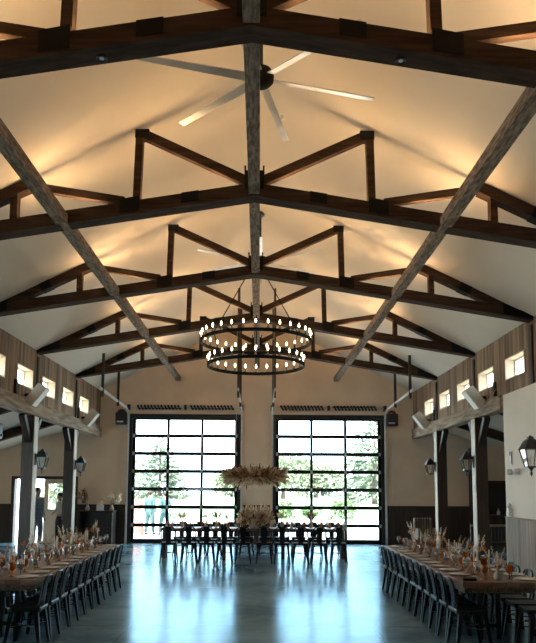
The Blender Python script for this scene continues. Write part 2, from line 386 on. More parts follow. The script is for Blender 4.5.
# side walls of the hall: clerestory boards over timber headers
WC = [13.58 - 1.745 * k for k in range(4, 0, -1)] + [13.58, 15.33, 17.07, 18.82, 20.57]
WH, WZ0, WZ1 = .52, 4.10, 4.56
for s, side in ((-1, 'left'), (1, 'right')):
    X0, X1 = (W, W + .2)
    w = MB()
    def bx(ya, yb, za, zb, mb=w): mb.box(s * X0, s * X1, ya, yb, za, zb)
    bx(YB, YW, 3.83, WZ0); bx(YB, YW, WZ1, ZH + .1)
    p = YB
    for yc in WC:
        bx(p, yc - WH, WZ0, WZ1); p = yc + WH
    bx(p, YW, WZ0, WZ1)
    struct(w, 'wall_' + side, 'board_wall')
    for yc in WC:
        nwin += 1
        t = thing('window_%d' % nwin, None, None, (s * (W + .1), yc, WZ0), kind='structure')
        hz = WZ1 - WZ0; d = .13
        f = MB().box(-d, d, -WH, WH, -.001, .02).box(-d, d, -WH, WH, hz - .02, hz + .001).box(-d, d, -WH, -WH + .02, .02, hz - .02).box(-d, d, WH - .02, WH, .02, hz - .02)
        f.build('window_reveal', 'reveal', t)
        fx = s * .09
        f = MB().box(fx - .015, fx + .015, -WH + .02, WH - .02, .02, .05).box(fx - .015, fx + .015, -WH + .02, WH - .02, hz - .05, hz - .02).box(fx - .015, fx + .015, -WH + .02, -WH + .05, .05, hz - .05).box(fx - .015, fx + .015, WH - .05, WH - .02, .05, hz - .05).box(fx - .015, fx + .015, -.012, .012, .05, hz - .05)
        f.build('window_frame', 'white', t)
        MB().box(fx - .004, fx + .004, -WH + .05, WH - .05, .05, hz - .05).build('pane', 'glass', t)
    hb = PART if s > 0 else 3.0
    o = MB().bar((0, hb, 3.68), (0, YW - .01, 3.68), .26, .32, bev=.012).build('header_beam', 'header', None, (s * (W + .06), 0, 0))
    tag(o, 'long greyed timber header beam carrying the %s clerestory wall on the %s posts' % (side, side), 'beam', 'timber header beams under the clerestory walls')
# near partitions under the clerestory
struct(MB().box(W, W + .2, YB, PART, 0, 3.83), 'wall_right_near', 'offwhite')
struct(MB().box(W + .2, AX, PART - .2, PART, 0, 3.9), 'wall_right_return', 'stucco')
struct(MB().box(-W - .2, -W, YB, 3.0, 0, 3.83), 'wall_left_near', 'offwhite')
struct(MB().box(W - .022, W - .001, YB, PART, 0, 1.23), 'trim_wainscot_right', 'board_grey')
struct(MB().box(W - .04, W - .001, YB, PART + .01, 1.23, 1.26), 'trim_chair_rail_right', 'header')
struct(MB().box(AX - .022, AX - .001, PART, YW - .03, 0, 1.24), 'trim_wainscot_right_aisle', 'board_dark_y')
# dark batten strips that finish the boards at each truss
nt_ = 0
for s in (-1, 1):
    for y in TY[2:]:
        nt_ += 1
        struct(MB().box(s * (W - .035), s * (W - .001), y - .05, y + .07, 3.84, 4.96), 'trim_%d' % nt_, 'wood_z')

# door in the end wall of the left aisle
t = thing('door_3', None, None, (0, YW, 0), kind='structure')
f = MB().box(EDX0 - .08, EDX0 + .03, -.03, .22, 0, EDZ + .06).box(EDX1 - .03, EDX1 + .08, -.03, .22, 0, EDZ + .06).box(EDX0 + .03, EDX1 - .03, -.03, .22, EDZ - .03, EDZ + .06)
f.build('door_frame', 'wood_z', t)
xa, xb = -7.10, EDX1 - .03
lf = MB().box(xa, xb, .05, .10, 0, 1.10).box(xa, xb, .05, .10, 1.95, EDZ - .03).box(xa, xa + .14, .05, .10, 1.10, 1.95).box(xb - .14, xb, .05, .10, 1.10, 1.95)
lo = lf.build('door_leaf', 'stucco', t)
MB().box(xa + .14, xb - .14, .07, .08, 1.10, 1.95).build('pane', 'glass', lo)
MB().box(xa + .04, xa + .07, -.0, .05, .95, 1.12).build('door_handle', 'silver', lo)

# ------------------------------------------------------------------ glazed sectional doors
SECH = (DZ - .10) / 7
def garage_door(n, xc, side):
    t = thing('door_%d' % n, None, None, (xc, YW, 0), kind='structure')
    hw = (D1 - D0) / 2
    fr = MB().box(-hw - .05, -hw + .06, -.03, .2, 0, DZ + .04).box(hw - .06, hw + .05, -.03, .2, 0, DZ + .04).box(-hw + .06, hw - .06, -.03, .2, DZ - .10, DZ + .04)
    fr.build('door_frame', 'black', t)
    x0, x1 = -hw + .06, hw - .06
    pw = (x1 - x0 - 2 * .10 - 2 * .09) / 3
    for k in range(7):
        z0 = k * SECH; z1 = z0 + SECH - .001
        lo_ = .14 if k == 0 else .056; hi_ = .056
        m = MB().box(x0, x1, .03, .08, z0, z0 + lo_).box(x0, x1, .03, .08, z1 - hi_, z1)
        xs = [x0]; m.box(x0, x0 + .10, .03, .08, z0 + lo_, z1 - hi_).box(x1 - .10, x1, .03, .08, z0 + lo_, z1 - hi_)
        g = MB(); x = x0 + .10
        for j in range(3):
            g.box(x, x + pw, .05, .056, z0 + lo_, z1 - hi_)
            x += pw
            if j < 2: m.box(x, x + .09, .03, .08, z0 + lo_, z1 - hi_); x += .09
        so = m.build('door_section', 'iron', t)
        g.build('pane', 'glass', so)
        if k < 6:
            for hx in (x0 + .04, x0 + .10 + pw + .045, x1 - .10 - pw - .045, x1 - .04):
                MB().box(hx - .03, hx + .03, .015, .03, z1 - .05, z1 + .055).build('hinge', 'silver', so)
    # tracks, hangers, shaft and springs
    for sx in (-1, 1):
        X = sx * (hw + .075)
        ytop = -.14
        pts = [(X, ytop + .05, 0), (X, ytop + .05, 4.12), (X, ytop - .04, 4.32), (X, ytop - .22, 4.44), (X, ytop - .5, 4.47), (X, -4.25, 4.56)]
        tr = MB()
        for a, b in zip(pts, pts[1:]): tr.bar(a, b, .055, .03 if a[2] > 4.3 else .055, up=(1, 0, 0) if abs(b[2] - a[2]) > 1 else (0, 0, 1))
        tr.bar(pts[4], pts[5], .012, .085)
        tr.build('track', 'silver', t)
        gx = X + xc
        for hy in (-1.85, -3.95):
            z0h = 4.5; z1h = ceil_z(gx) - .002
            MB().box(X - .035, X + .035, hy - .03, hy + .03, z0h - .15, z1h).build('track_hanger', 'wood_z', t)
        MB().box(X - .05, X + .05, -.14, -.001, 4.44, 4.62).build('shaft_bracket', 'motor', t)
    MB().tube([(-hw - .12, -.09, 4.53), (hw + .12, -.09, 4.53)], .014, 8).build('torsion_shaft', 'silver', t)
    for a, b in ((-hw + .20, -.16), (.16, hw - .20)):
        N = 13 * 10
        pts = [(a + (b - a) * i / N, -.09 + .068 * math.cos(2 * PI * i / 10), 4.53 + .068 * math.sin(2 * PI * i / 10)) for i in range(N + 1)]
        MB().tube(pts, .027, 5).build('torsion_spring', 'black', t)
    MB().box(-.04, .04, -.16, -.001, 4.45, 4.61).build('centre_bracket', 'black', t)
    # side-mounted opener beside the outer track
    so = -1 if side == 'left' else 1
    X = so * (hw + .30)
    op = MB().box(X - .19, X + .19, -.24, -.001, 3.94, 4.34, .02).build('door_opener', 'motor', t)
    MB().ball((X, -.14, 4.36), .15, 2, (1, .7, .7)).build('opener_motor', 'redlens', op, smooth=True)
    MB().box(X - .14, X + .08, -.246, -.240, 4.00, 4.05).build('opener_label_strip', 'white', op)
    MB().tube([(X + so * .02, -.05, 4.02), (X + so * .02, -.05, 1.3)], .006, 5).build('pull_chain', 'silver', op)
    return t
garage_door(1, -(D0 + D1) / 2, 'left')
garage_door(2, (D0 + D1) / 2, 'right')

# ------------------------------------------------------------------ roof trusses
def truss(i, Y):
    ways = ['nearest in view, before the near ceiling fan', 'second from the camera, behind the near ceiling fan', 'third from the camera, before the chandelier', 'fourth from the camera, behind the chandelier', 'farthest, closest to the glazed end doors', 'added unseen above the viewer for its light']
    t = thing('roof_truss', 'dark timber roof truss, ' + ways[i], 'roof truss', (0, Y, 0), group='timber roof trusses')
    za, zh = 5.89, 5.03
    H, T = .19, .24
    sl = (za - zh) / W
    def cz(x): return za - sl * abs(x)          # underside of the bottom chord
    for s in (-1, 1):
        # bottom chord half
        m = MB(); m.prism([(s * 0.0, cz(0)), (s * (W - .01), cz(W)), (s * (W - .01), cz(W) + H * .55), (s * 4.6, cz(4.6) + H), (s * 0.0, cz(0) + H)], 'y', -T / 2, T / 2)
        m.build('bottom_chord', 'wood_x', t)
        # visible length of top chord from the heel up to the first peak
        p0 = (s * 5.12, 0, 5.13); p1 = (s * 3.20, 0, 6.055)
        m = MB().bar((p0[0], 0, p0[2]), (p1[0], 0, p1[2]), .17, .15); m.build('top_chord', 'wood_x', t)
        MB().bar((s * 4.12, 0, 5.612), (s * 3.92, 0, 5.708), .185, .165).build('splice_plate', 'steel', t)
        # webs
        def web(a, b, h=.12, w_=.13):
            return MB().bar((s * a[0], 0, a[1]), (s * b[0], 0, b[1]), w_, h, up=(0, 0, 1) if abs(a[0] - b[0]) > .3 else (1, 0, 0)).build('web', 'wood_x', t)
        web((3.24, 6.06), (1.84, 5.84), .11, .09)
        web((3.38, 5.93), (3.38, cz(3.38) + H - .02), .10)
        web((1.64, 6.80), (1.66, cz(1.66) + H), .105)
        web((1.60, 6.84), (.10, 6.14), .13, .10)
        MB().box(s * 1.50, s * 1.70, -.075, .075, 6.76, 6.885).build('peak_bracket', 'steel', t)
        # black steel: heel gusset, node plate, splice collar
        g = MB().prism([(s * (W - .012), cz(W) + .02), (s * 4.72, cz(4.72) + .02), (s * 4.72, 5.36), (s * (W - .012), 5.12)], 'y', -T / 2 - .008, T / 2 + .008)
        g.build('heel_gusset', 'steel', t)
        n = MB(); x = 1.73
        n.prism([(s * (x - .13), cz(x - .13) + .03), (s * (x + .15), cz(x + .15) + .03), (s * (x + .15), cz(x + .15) + .235), (s * (x - .13), cz(x - .13) + .245)], 'y', -T / 2 - .01, T / 2 + .01)
        n.build('node_plate', 'steel', t)
        n = MB(); x = .90
        n.prism([(s * (x - .12), cz(x - .12) + .045), (s * (x + .12), cz(x + .12) + .045), (s * (x + .12), cz(x + .12) + H + .006), (s * (x - .12), cz(x - .12) + H + .006)], 'y', -T / 2 - .01, T / 2 + .01)
        n.build('splice_plate', 'steel', t)
        # led strip lying on top of the bottom chord
        for a, b in ((.42, 1.50), (2.25, 3.05)):
            for yy in (-.068, .068): MB().bar((s * a, yy, cz(a) + H + .002), (s * b, yy, cz(b) + H + .002), .026, .004).build('light_strip', 'led', t, label='glowing warm light strip')
        if i == 0:
            x = 1.35; o = MB().lathe([(.0, .0), (.028, .0), (.05, -.012), (.05, .02)], 16).build('downlight', 'black', t, (s * x, .02, cz(x) - .012))
            MB().lathe([(0, 0), (.022, 0), (.022, .004), (0, .004)], 12, (0, 0, -.006)).build('lens', 'white', o)
    c = MB().box(-.135, .135, -T / 2 - .02, T / 2 + .02, za + .09, za + .36)
    c.build('centre_plate', 'steel', t)
    for dx in (-.13, .13):
        MB().box(dx - .012, dx + .012, -.16, .16, za + .36, za + .42).build('plate_tab', 'steel', t)
    return t
for i, Y in enumerate(TY): truss(i, Y)
truss(5, 2.22)  # extra truss out of view, added for its warm light strips
# long purlins through the trusses
o = MB().bar((0, -1, 0), (0, YW - .01, 0), .155, .15, bev=.008).build('ridge_beam', 'wood_y', None, (0, 0, 5.985))
tag(o, 'weathered beam running down the middle of the ceiling under the ridge', 'beam', 'long beams tying the trusses')
for s, nm in ((-1, 'left'), (1, 'right')):
    o = MB().bar((0, -1, 0), (0, YW - .01, 0), .165, .15, bev=.008).build('purlin_beam', 'wood_y', None, (s * 2.68, 0, 5.525))
    tag(o, 'weathered lengthwise beam crossing the trusses on the %s half of the ceiling' % nm, 'beam', 'long beams tying the trusses')
# aisle rafters
for s, nm in ((-1, 'left'), (1, 'right')):
    ys = [y for y in TY[1:] if y > (15 if s > 0 else 8)]
    if s > 0: ys = [16.2, 19.7]
    for k, y in enumerate(ys):
        o = MB().prism([(s * 5.5, aisle_z(5.5) - .26), (s * (AX - .01), aisle_z(AX) - .26), (s * (AX - .01), aisle_z(AX) - .012), (s * 5.5, aisle_z(5.5) - .012)], 'y', y - .1, y + .1).build('aisle_rafter', 'wood_x')
        pl = ['farthest', 'second farthest', 'third farthest', 'nearest'][len(ys) - 1 - k]
        tag(o, 'dark sloping rafter under the %s side aisle ceiling, %s from the camera' % (nm, pl), 'rafter', 'side aisle rafters')

# ------------------------------------------------------------------ posts with knee braces
def post(s, y, label):
    t = thing('timber_post', label, 'post', (s * (5.37 if s > 0 else 5.41), y, 0), group='timber posts under the headers')
    a = .14
    MB().box(-a, a, -a, a, 0, 3.52, .01).build('shaft', 'wood_z', t)
    MB().box(-s * (a + .014) if s > 0 else a, -s * a if s > 0 else a + .014, -a + .005, a - .005, .16, 3.50).build('lit_face_board', 'lit_face', t, label='added pale board painted as the daylit side of the post')  # added board; its pale tone stands for door light on the hall-side face
    for d in (-1, 1):
        m = MB()
        m.bar((0, d * .10, 2.92), (0, d * .58, 3.50), .14, .13, up=(0, 0, 1)).build('knee_brace', 'wood_z', t)
    MB().box(-a - .012, a + .012, -a - .012, a + .012, 0, .16).build('base_shoe', 'steel', t)
    return t
post(-1, 9.22, 'dark timber post by the near part of the left long table')
post(-1, 12.71, 'dark timber post halfway along the left long table')
post(-1, 16.20, 'dark timber post with lantern, nearer of the two seen on the left')
post(-1, 19.70, 'dark timber post with lantern, farther of the two seen on the left')
post(1, 16.20, 'dark timber post with lantern, nearer of the two on the right')
post(1, 19.70, 'dark timber post with lantern, farther of the two on the right')

# ------------------------------------------------------------------ lanterns
def lantern():
    t = thing('wall_lantern', 'x', 'lantern', group='black coach lanterns')
    # local: wall plate at x = 0, lamp hangs towards +x
    MB().box(0, .03, -.065, .065, -.10, .24, .006).build('wall_plate', 'black', t)
    MB().tube([(.02, 0, .18), (.10, 0, .26), (.18, 0, .27)], .012).build('arm', 'black', t, smooth=True)
    c = (.20, 0, 0)
    def sq(prof, mb):
        rings = [[mb.bm.verts.new((c[0] + sx * r, c[1] + sy * r, z)) for sx, sy in ((-1, -1), (1, -1), (1, 1), (-1, 1))] for r, z in prof]
        for A, B in zip(rings, rings[1:]):
            for k in range(4): mb.bm.faces.new((A[k], A[(k + 1) % 4], B[(k + 1) % 4], B[k]))
        mb.bm.faces.new(rings[0][::-1]); mb.bm.faces.new(rings[-1]); return mb
    sq([(.165, .13), (.155, .145), (.095, .27), (.060, .31), (.045, .32), (.045, .345), (.02, .365), (.006, .38)], MB()).build('roof_cap', 'black', t)
    f = MB()
    for sx, sy in ((-1, -1), (1, -1), (1, 1), (-1, 1)):
        f.bar((c[0] + sx * .145, sy * .145, .13), (c[0] + sx * .082, sy * .082, -.17), .016, .016)
    f.box(c[0] - .09, c[0] + .09, -.09, .09, -.19, -.165)
    f.build('frame', 'black', t)
    sq([(.080, -.165), (.140, .13)], MB()).build('glass_panes', 'lampglass', t)
    b = MB().lathe([(.0, -.165), (.02, -.165), (.018, -.05), (0, -.05)], 10, c).build('candle', 'candle', t)
    MB().lathe([(0, -.05), (.012, -.03), (.014, -.01), (.006, .02), (0, .035)], 10, c).build('bulb', 'lampglass', b, smooth=True)
    MB().lathe([(.05, -.19), (.028, -.22), (.012, -.25), (.020, -.275), (.022, -.30), (.010, -.325), (0, -.345)], 12, c).build('finial', 'black', t, smooth=True)
    return t
L0 = lantern(); first = True
for x, y, z, rz, lb in ((-5.256, 16.20, 2.42, 0, 'black coach lantern on the nearer left timber post'),
                       (-5.256, 19.70, 2.42, 0, 'black coach lantern on the farther left timber post'),
                       (5.216, 16.20, 2.42, PI, 'black coach lantern on the nearer right timber post'),
                       (5.216, 19.70, 2.42, PI, 'black coach lantern on the farther right timber post'),
                       (5.30, 12.45, 2.42, PI, 'black coach lantern mounted on the pale wall at the right edge')):
    sc_ = .84 if y > 14 else 1.05
    if first: o = L0; o.location = (x, y, z); o.rotation_euler.z = rz; o['label'] = lb; first = False
    else: o = dup(L0, (x, y, z), rz, lb)
    o.scale = (sc_, sc_, sc_)

# ------------------------------------------------------------------ small white tilted speakers by the posts
def speaker(s, y, lb):
    t = thing('wall_speaker', lb, 'speaker', (s * W, y, 3.93), group='pale tilted wall speakers')
    MB().box(-s * .10, 0, -.03, .03, -.03, .03).build('bracket', 'black', t)
    m = MB().box(-.11, .11, -.15, .15, -.25, .25, .012)
    rot = Matrix.Translation((-s * .27, 0, 0)) @ Matrix.Rotation(-s * math.radians(38), 4, 'Y')
    bmesh.ops.transform(m.bm, matrix=rot, verts=m.bm.verts); m.build('cabinet', 'tanpanel', t)
    g = MB().box(-.122 if s > 0 else .110, -.110 if s > 0 else .122, -.145, .145, -.245, .245)
    bmesh.ops.transform(g.bm, matrix=rot, verts=g.bm.verts); g.build('grille', 'white', t)
speaker(-1, 15.45, 'pale tilted box speaker above the nearer left post')
speaker(-1, 20.45, 'pale tilted box speaker above the farther left post')
speaker(1, 15.45, 'pale tilted box speaker above the nearer right post')
speaker(1, 20.60, 'pale tilted box speaker above the farther right post')
# cloth-wrapped wall lamp cords: sconces below the windows
def cable_drop(s, y, lb):
    o = MB().box(-.03, .03, -.05, .05, -.16, .16, .01).build('junction_box', 'wood_z', None, (s * (W - .032), y, 4.02)); tag(o, lb, 'junction box', 'wooden junction boxes')
cable_drop(1, 14.75, 'small brown box on the right board wall beside the nearer speaker')
cable_drop(-1, 14.75, 'small brown box on the left board wall beside the nearer speaker')
cable_drop(1, 19.95, 'small brown box on the right board wall beside the farther speaker')
cable_drop(-1, 19.95, 'small brown box on the left board wall beside the farther speaker')

# ------------------------------------------------------------------ ceiling fans
def fan(y, z, off, lb):
    t = thing('ceiling_fan', lb, 'ceiling fan', (.08, y, z), group='six-blade ceiling fans')
    top = ceil_z(.08) - z - .01
    MB().tube([(0, 0, .1), (0, 0, top)], .03, 10).build('down_rod', 'black', t)
    MB().lathe([(0, top - .08), (.09, top - .07), (.10, top), (0, top)], 16).build('canopy', 'black', t)
    MB().lathe([(0, -.10), (.07, -.10), (.12, -.07), (.155, -.03), (.16, .04), (.13, .10), (.05, .14), (0, .14)], 24).build('motor_hub', 'iron', t, smooth=True)
    for k in range(6):
        a = math.radians(off + 60 * k); c_, s_ = math.cos(a), math.sin(a)
        m = MB()
        # blade with a twist: thin plate
        N = 6
        vs = []
        for i in range(N + 1):
            r = .16 + (1.45 - .16) * i / N; wd = .115 - .03 * i / N; tw = math.radians(16 - 8 * i / N)
            row = []
            for e_, h in ((-.5, -.006), (.5, -.006), (.5, .006), (-.5, .006)):
                lx, ly, lz = r, e_ * wd * math.cos(tw), e_ * wd * math.sin(tw) + h
                row.append(m.bm.verts.new((lx * c_ - ly * s_, lx * s_ + ly * c_, lz)))
            vs.append(row)
        for A, B in zip(vs, vs[1:]):
            for j in range(4): m.bm.faces.new((A[j], A[(j + 1) % 4], B[(j + 1) % 4], B[j]))
        m.bm.faces.new(vs[0][::-1]); m.bm.faces.new(vs[-1])
        m.build('blade', 'blade', t)
fan(7.50, 6.60, 16, 'large six-blade aluminium fan between the two nearest trusses')
fan(14.02, 6.62, 30, 'six-blade aluminium fan farther back, above the chandelier')
o = MB().lathe([(0, -.06), (.035, -.055), (.035, -.045), (.012, -.04), (.012, 0), (.03, 0), (.03, .01), (0, .01)], 12).build('sprinkler_head', 'silver', None, (.42, 9.9, ceil_z(.42) - .012)); tag(o, 'tiny metal sprinkler on the ceiling right of the middle beam', 'sprinkler')

# ------------------------------------------------------------------ chandelier
CY = 15.0
t = thing('ring_chandelier', 'black two-ring wagon wheel chandelier with glowing candle bulbs hanging mid hall', 'chandelier', (0, CY, 4.4))
def ring(nm, r, z, n):
    m = MB()
    N = 72
    prof = [(-.016, -.036), (.016, -.036), (.016, .036), (-.016, .036)]
    rows = [[m.bm.verts.new(((r + a) * math.cos(2 * PI * i / N), (r + a) * math.sin(2 * PI * i / N), z + b)) for a, b in prof] for i in range(N)]
    for i in range(N):
        A, B = rows[i], rows[(i + 1) % N]
        for j in range(4): m.bm.faces.new((A[j], A[(j + 1) % 4], B[(j + 1) % 4], B[j]))
    rg = m.build(nm, 'iron', t)
    for k in range(n):
        a = 2 * PI * (k + .5) / n; x, y = r * math.cos(a), r * math.sin(a)
        b = MB().lathe([(0, .045), (.030, .045), (.030, .06), (.012, .065), (.012, .135), (0, .135)], 8, (x, y, z)).build('candle_holder', 'sleeve', t)
        MB().lathe([(0, .13), (.012, .145), (.019, .17), (.016, .19), (.007, .22), (0, .235)], 8, (x, y, z)).build('bulb', 'bulb', b, smooth=True)
ring('upper_ring', 1.24, 5.10 - 4.4, 30)
ring('lower_ring', 1.08, 4.56 - 4.4, 26)
for k in range(3):
    a = (PI / 2, PI * 1.25, PI * 1.75)[k]; c_, s_ = math.cos(a), math.sin(a)
    MB().tube([(1.24 * c_, 1.24 * s_, .74), (.03 * c_, .03 * s_, 2.58)], .011, 6).build('suspension_rod', 'iron', t)
    MB().tube([(1.24 * c_, 1.24 * s_, .66), (1.08 * c_, 1.08 * s_, .20)], .010, 6).build('link_rod', 'iron', t)
MB().lathe([(0, 2.5), (.05, 2.5), (.06, 2.56), (.02, 2.62), (.015, ceil_z(0) - 4.42), (0, ceil_z(0) - 4.42)], 12).build('ceiling_stem', 'black', t)

# ------------------------------------------------------------------ chairs
def make_chair():
    t = thing('cafe_chair', 'x', 'chair')
    # front is +y; seat pan
    def rr(hw, hd, r, z, mb, n=4):
        vs = []
        for cx, cy, a0 in ((hw - r, hd - r, 0), (-hw + r, hd - r, 90), (-hw + r, -hd + r, 180), (hw - r, -hd + r, 270)):
            for k in range(n + 1):
                a = math.radians(a0 + 90 * k / n); vs.append(mb.bm.verts.new((cx + r * math.cos(a), cy + r * math.sin(a), z)))
        return vs
    m = MB(); R_ = [rr(.185, .18, .05, .405, m), rr(.195, .19, .055, .435, m), rr(.188, .183, .05, .455, m), rr(.165, .16, .04, .447, m)]
    for A, B in zip(R_, R_[1:]):
        for k in range(len(A)): m.bm.faces.new((A[k], A[(k + 1) % len(A)], B[(k + 1) % len(A)], B[k]))
    m.bm.faces.new(R_[0][::-1]); m.bm.faces.new(R_[-1]); m.build('seat', 'chair', t)
    # legs: flat tapered channels splaying out
    for sx in (-1, 1):
        for sy in (-1, 1):
            lg = MB()
            a = Vector((sx * .165, sy * .155, .43)); b = Vector((sx * .200, sy * .210, 0.0))
            rows = []
            for f_, wv in ((0, .052), (.5, .040), (1, .024)):
                c_ = a.lerp(b, f_)
                rows.append([lg.bm.verts.new((c_.x + sx * p, c_.y + sy * q, c_.z)) for p, q in ((.004, .004), (-wv, .004), (-wv, -.004), (-.006, -.008), (-.008, -wv), (.004, -wv))])
            for A, B in zip(rows, rows[1:]):
                for k in range(6): lg.bm.faces.new((A[k], A[(k + 1) % 6], B[(k + 1) % 6], B[k]))
            lg.bm.faces.new(rows[0][::-1]); lg.bm.faces.new(rows[-1]); lg.build('leg', 'chair', t)
    MB().bar((-.17, -.17, .22), (.17, .17, .22), .018, .012).bar((-.17, .17, .232), (.17, -.17, .232), .018, .012).build('cross_brace', 'chair', t)
    # back: bent tube hoop and splat
    pts = []
    for f_ in range(15):
        u = f_ / 14
        if u < .3: q = u / .3; pts.append((-.172 + .012 * q, -.165 - .050 * q, .43 + .28 * q))
        elif u > .7: q = (1 - u) / .3; pts.append((.172 - .012 * q, -.165 - .050 * q, .43 + .28 * q))
        else:
            q = (u - .3) / .4; a = PI - PI * q
            pts.append((.16 * math.copysign(abs(math.cos(a)) ** .6, math.cos(a)), -.215 - .015 * math.sin(a), .71 + .085 * math.sin(a)))
    MB().tube(pts, .0125, 8).build('back_frame', 'chair', t, smooth=True)
    sp = MB(); rows = []
    for q in range(5):
        u = q / 4; z = .44 + .35 * u; y = -.170 - .055 * u + .012 * math.sin(PI * u); hw = .060 + .018 * u
        rows.append([sp.bm.verts.new((x_, y + yy, z)) for x_, yy in ((-hw, 0), (0, -.008), (hw, 0), (hw, .004), (0, -.004), (-hw, .004))])
    for A, B in zip(rows, rows[1:]):
        for k in range(6): sp.bm.faces.new((A[k], A[(k + 1) % 6], B[(k + 1) % 6], B[k]))
    sp.bm.faces.new(rows[0][::-1]); sp.bm.faces.new(rows[-1]); sp.build('back_splat', 'chair', t)
    return t
CH = make_chair(); ch_used = [False]
def place_chair(x, y, rz, label, group):
    rz += R.uniform(-.03, .03)
    if not ch_used[0]:
        ch_used[0] = True; CH.location = (x, y, 0); CH.rotation_euler.z = rz; CH['label'] = label; CH['group'] = group; return CH
    return dup(CH, (x, y, 0), rz, label, group)
NC = 11
for side, xr in (('left', (-2.565, -3.32)), ('right', (2.53, 3.34))):
    for row, x, rz in (('aisle side', xr[0], PI / 2 if side == 'left' else -PI / 2), ('wall side', xr[1], -PI / 2 if side == 'left' else PI / 2)):
        for k in range(NC):
            place_chair(x + ((-.004 if side == 'left' else .002) * k if row == 'aisle side' else 0) + R.uniform(-.01, .01), 8.02 + .432 * k + R.uniform(-.006, .006), rz,
                        'black metal chair on the %s of the %s long table, %s from near end' % (row, side, ORD[k]), 'black cafe chairs along the %s table, %s' % (side, row))
TCX = [-2.10, -1.61, -1.18, -.745, -.30, .22, .66, 1.11, 1.56, 2.04]
for k, x in enumerate(TCX):
    place_chair(x, 16.80, 0, 'black chair with its back to us at the far head table, %s from left' % ORD[k], 'black cafe chairs on the near side of the far table').scale = (1, 1, 1.12)
for k, x in enumerate(TCX):
    place_chair(x + .06, 18.75, PI, 'black chair facing us behind the far head table, %s from the left' % ORD[k], 'black cafe chairs behind the far table').scale = (1, 1, 1.12)

# ------------------------------------------------------------------ tables
def table_y(x0, x1, ya, yb, lb):
    t = thing('farm_table', lb, 'table', ((x0 + x1) / 2, (ya + yb) / 2, 0), group='long plank tables'); hx, hy = (x1 - x0) / 2, (yb - ya) / 2
    MB().box(-hx, hx, -hy, hy, .70, .76, .006).build('tabletop', 'tabletop', t)
    MB().box(-hx + .08, -hx + .10, -hy + .2, hy - .2, .61, .70).box(hx - .10, hx - .08, -hy + .2, hy - .2, .61, .70).box(-hx + .1, hx - .1, -hy + .2, -hy + .22, .61, .70).box(-hx + .1, hx - .1, hy - .22, hy - .2, .61, .70).build('apron', 'wood_y', t)
    for yy in (-hy + .62, 0, hy - .62):
        for sx in (-1, 1): MB().bar((sx * (hx - .38), yy, .70), (sx * (hx - .38), yy, 0), .06, .06).build('leg', 'black', t)
        MB().box(-hx + .38, hx - .38, yy - .03, yy + .03, .14, .19).build('stretcher', 'black', t)
    return t
table_y(-3.42, -2.47, 7.86, 12.80, 'long plank banquet table on the left side of the hall')
table_y(2.42, 3.40, 7.86, 12.80, 'long plank banquet table on the right side of the hall')
t = thing('farm_table', 'long plank head table across the hall before the glazed doors', 'table', (-.05, 18.0, .03), group='long plank tables')
MB().box(-2.40, 2.40, -.42, .42, .712, .76, .006).build('tabletop', 'tabletop_x', t)
MB().box(-2.25, 2.25, -.30, -.28, .67, .711).box(-2.25, 2.25, .28, .30, .67, .711).build('apron', 'wood_x', t)
for sx in (-2.32, -.77, .77, 2.32):
    for sy in (-.12, .12): MB().box(sx - .045, sx + .045, sy - .045, sy + .045, -.03, .712).build('leg', 'wood_z', t)

# ------------------------------------------------------------------ tableware
def goblet(mat, nm, h=.165, r=.045):
    o = MB().lathe([(0, 0), (.034, 0), (.034, .004), (.008, .012), (.006, .06), (.014, .068), (r * .82, .088), (r, .12), (r * .88, h), (r * .84, h), (r * .93, .12), (r * .74, .092), (0, .075)], 14).build(nm, mat, None, smooth=True)
    return o
def single(proto, used, loc, rz, label, cat, group):
    if not used: used.append(1); o = proto; o.location = loc; o.rotation_euler.z = rz
    else: o = dup(proto, loc, rz)
    o['label'] = label; o['category'] = cat; o['group'] = group; return o
AM = goblet('amber', 'amber_goblet'); CLR = goblet('clear', 'wine_glass', .19, .042)
ua, uc, ut, uv, up_ = [], [], [], [], []
# taper candle on a brass stick
TC = thing('candlestick', 'x', 'candlestick')
MB().lathe([(0, 0), (.035, 0), (.035, .006), (.010, .014), (.007, .07), (.014, .075), (.014, .095), (0, .095)], 12).build('stick', 'brass', TC, smooth=True)
tc_ = MB().lathe([(0, .085), (.0105, .085), (.009, .31), (0, .315)], 10).build('candle', 'candle', TC, smooth=True)
def blades_ball(mb, c, r, n, L, w, rnd, sq=(1, 1, 1)):
    for _ in range(n):
        d = Vector((rnd.gauss(0, 1), rnd.gauss(0, 1), rnd.gauss(0, 1))).normalized()
        p = Vector(c) + Vector((d.x * r * sq[0], d.y * r * sq[1], d.z * r * sq[2])) * rnd.uniform(.3, .9)
        mb.leaf(p, d + Vector((0, 0, .2)), L * rnd.uniform(.6, 1.2), w, rnd)
def plume(mb, base, d, L, r, rnd, n=46):
    """feathery seed head: fine blades lifting off a central axis"""
    d = Vector(d).normalized(); base = Vector(base); o1 = d.orthogonal().normalized(); o2 = d.cross(o1)
    for i in range(n):
        u = i / n; a = rnd.uniform(0, 2 * PI)
        rad = o1 * math.cos(a) + o2 * math.sin(a)
        env = math.sin(PI * min(1, (u * .9 + .12))) ** .7
        mb.leaf(base + d * L * u, d * 1.0 + rad * .75 * env, L * .30 * (1 - .4 * u), r * .42, rnd)
    mb.tube([base - d * L * .1, base + d * L], [.004, .002], 4)
rv = random.Random(5)
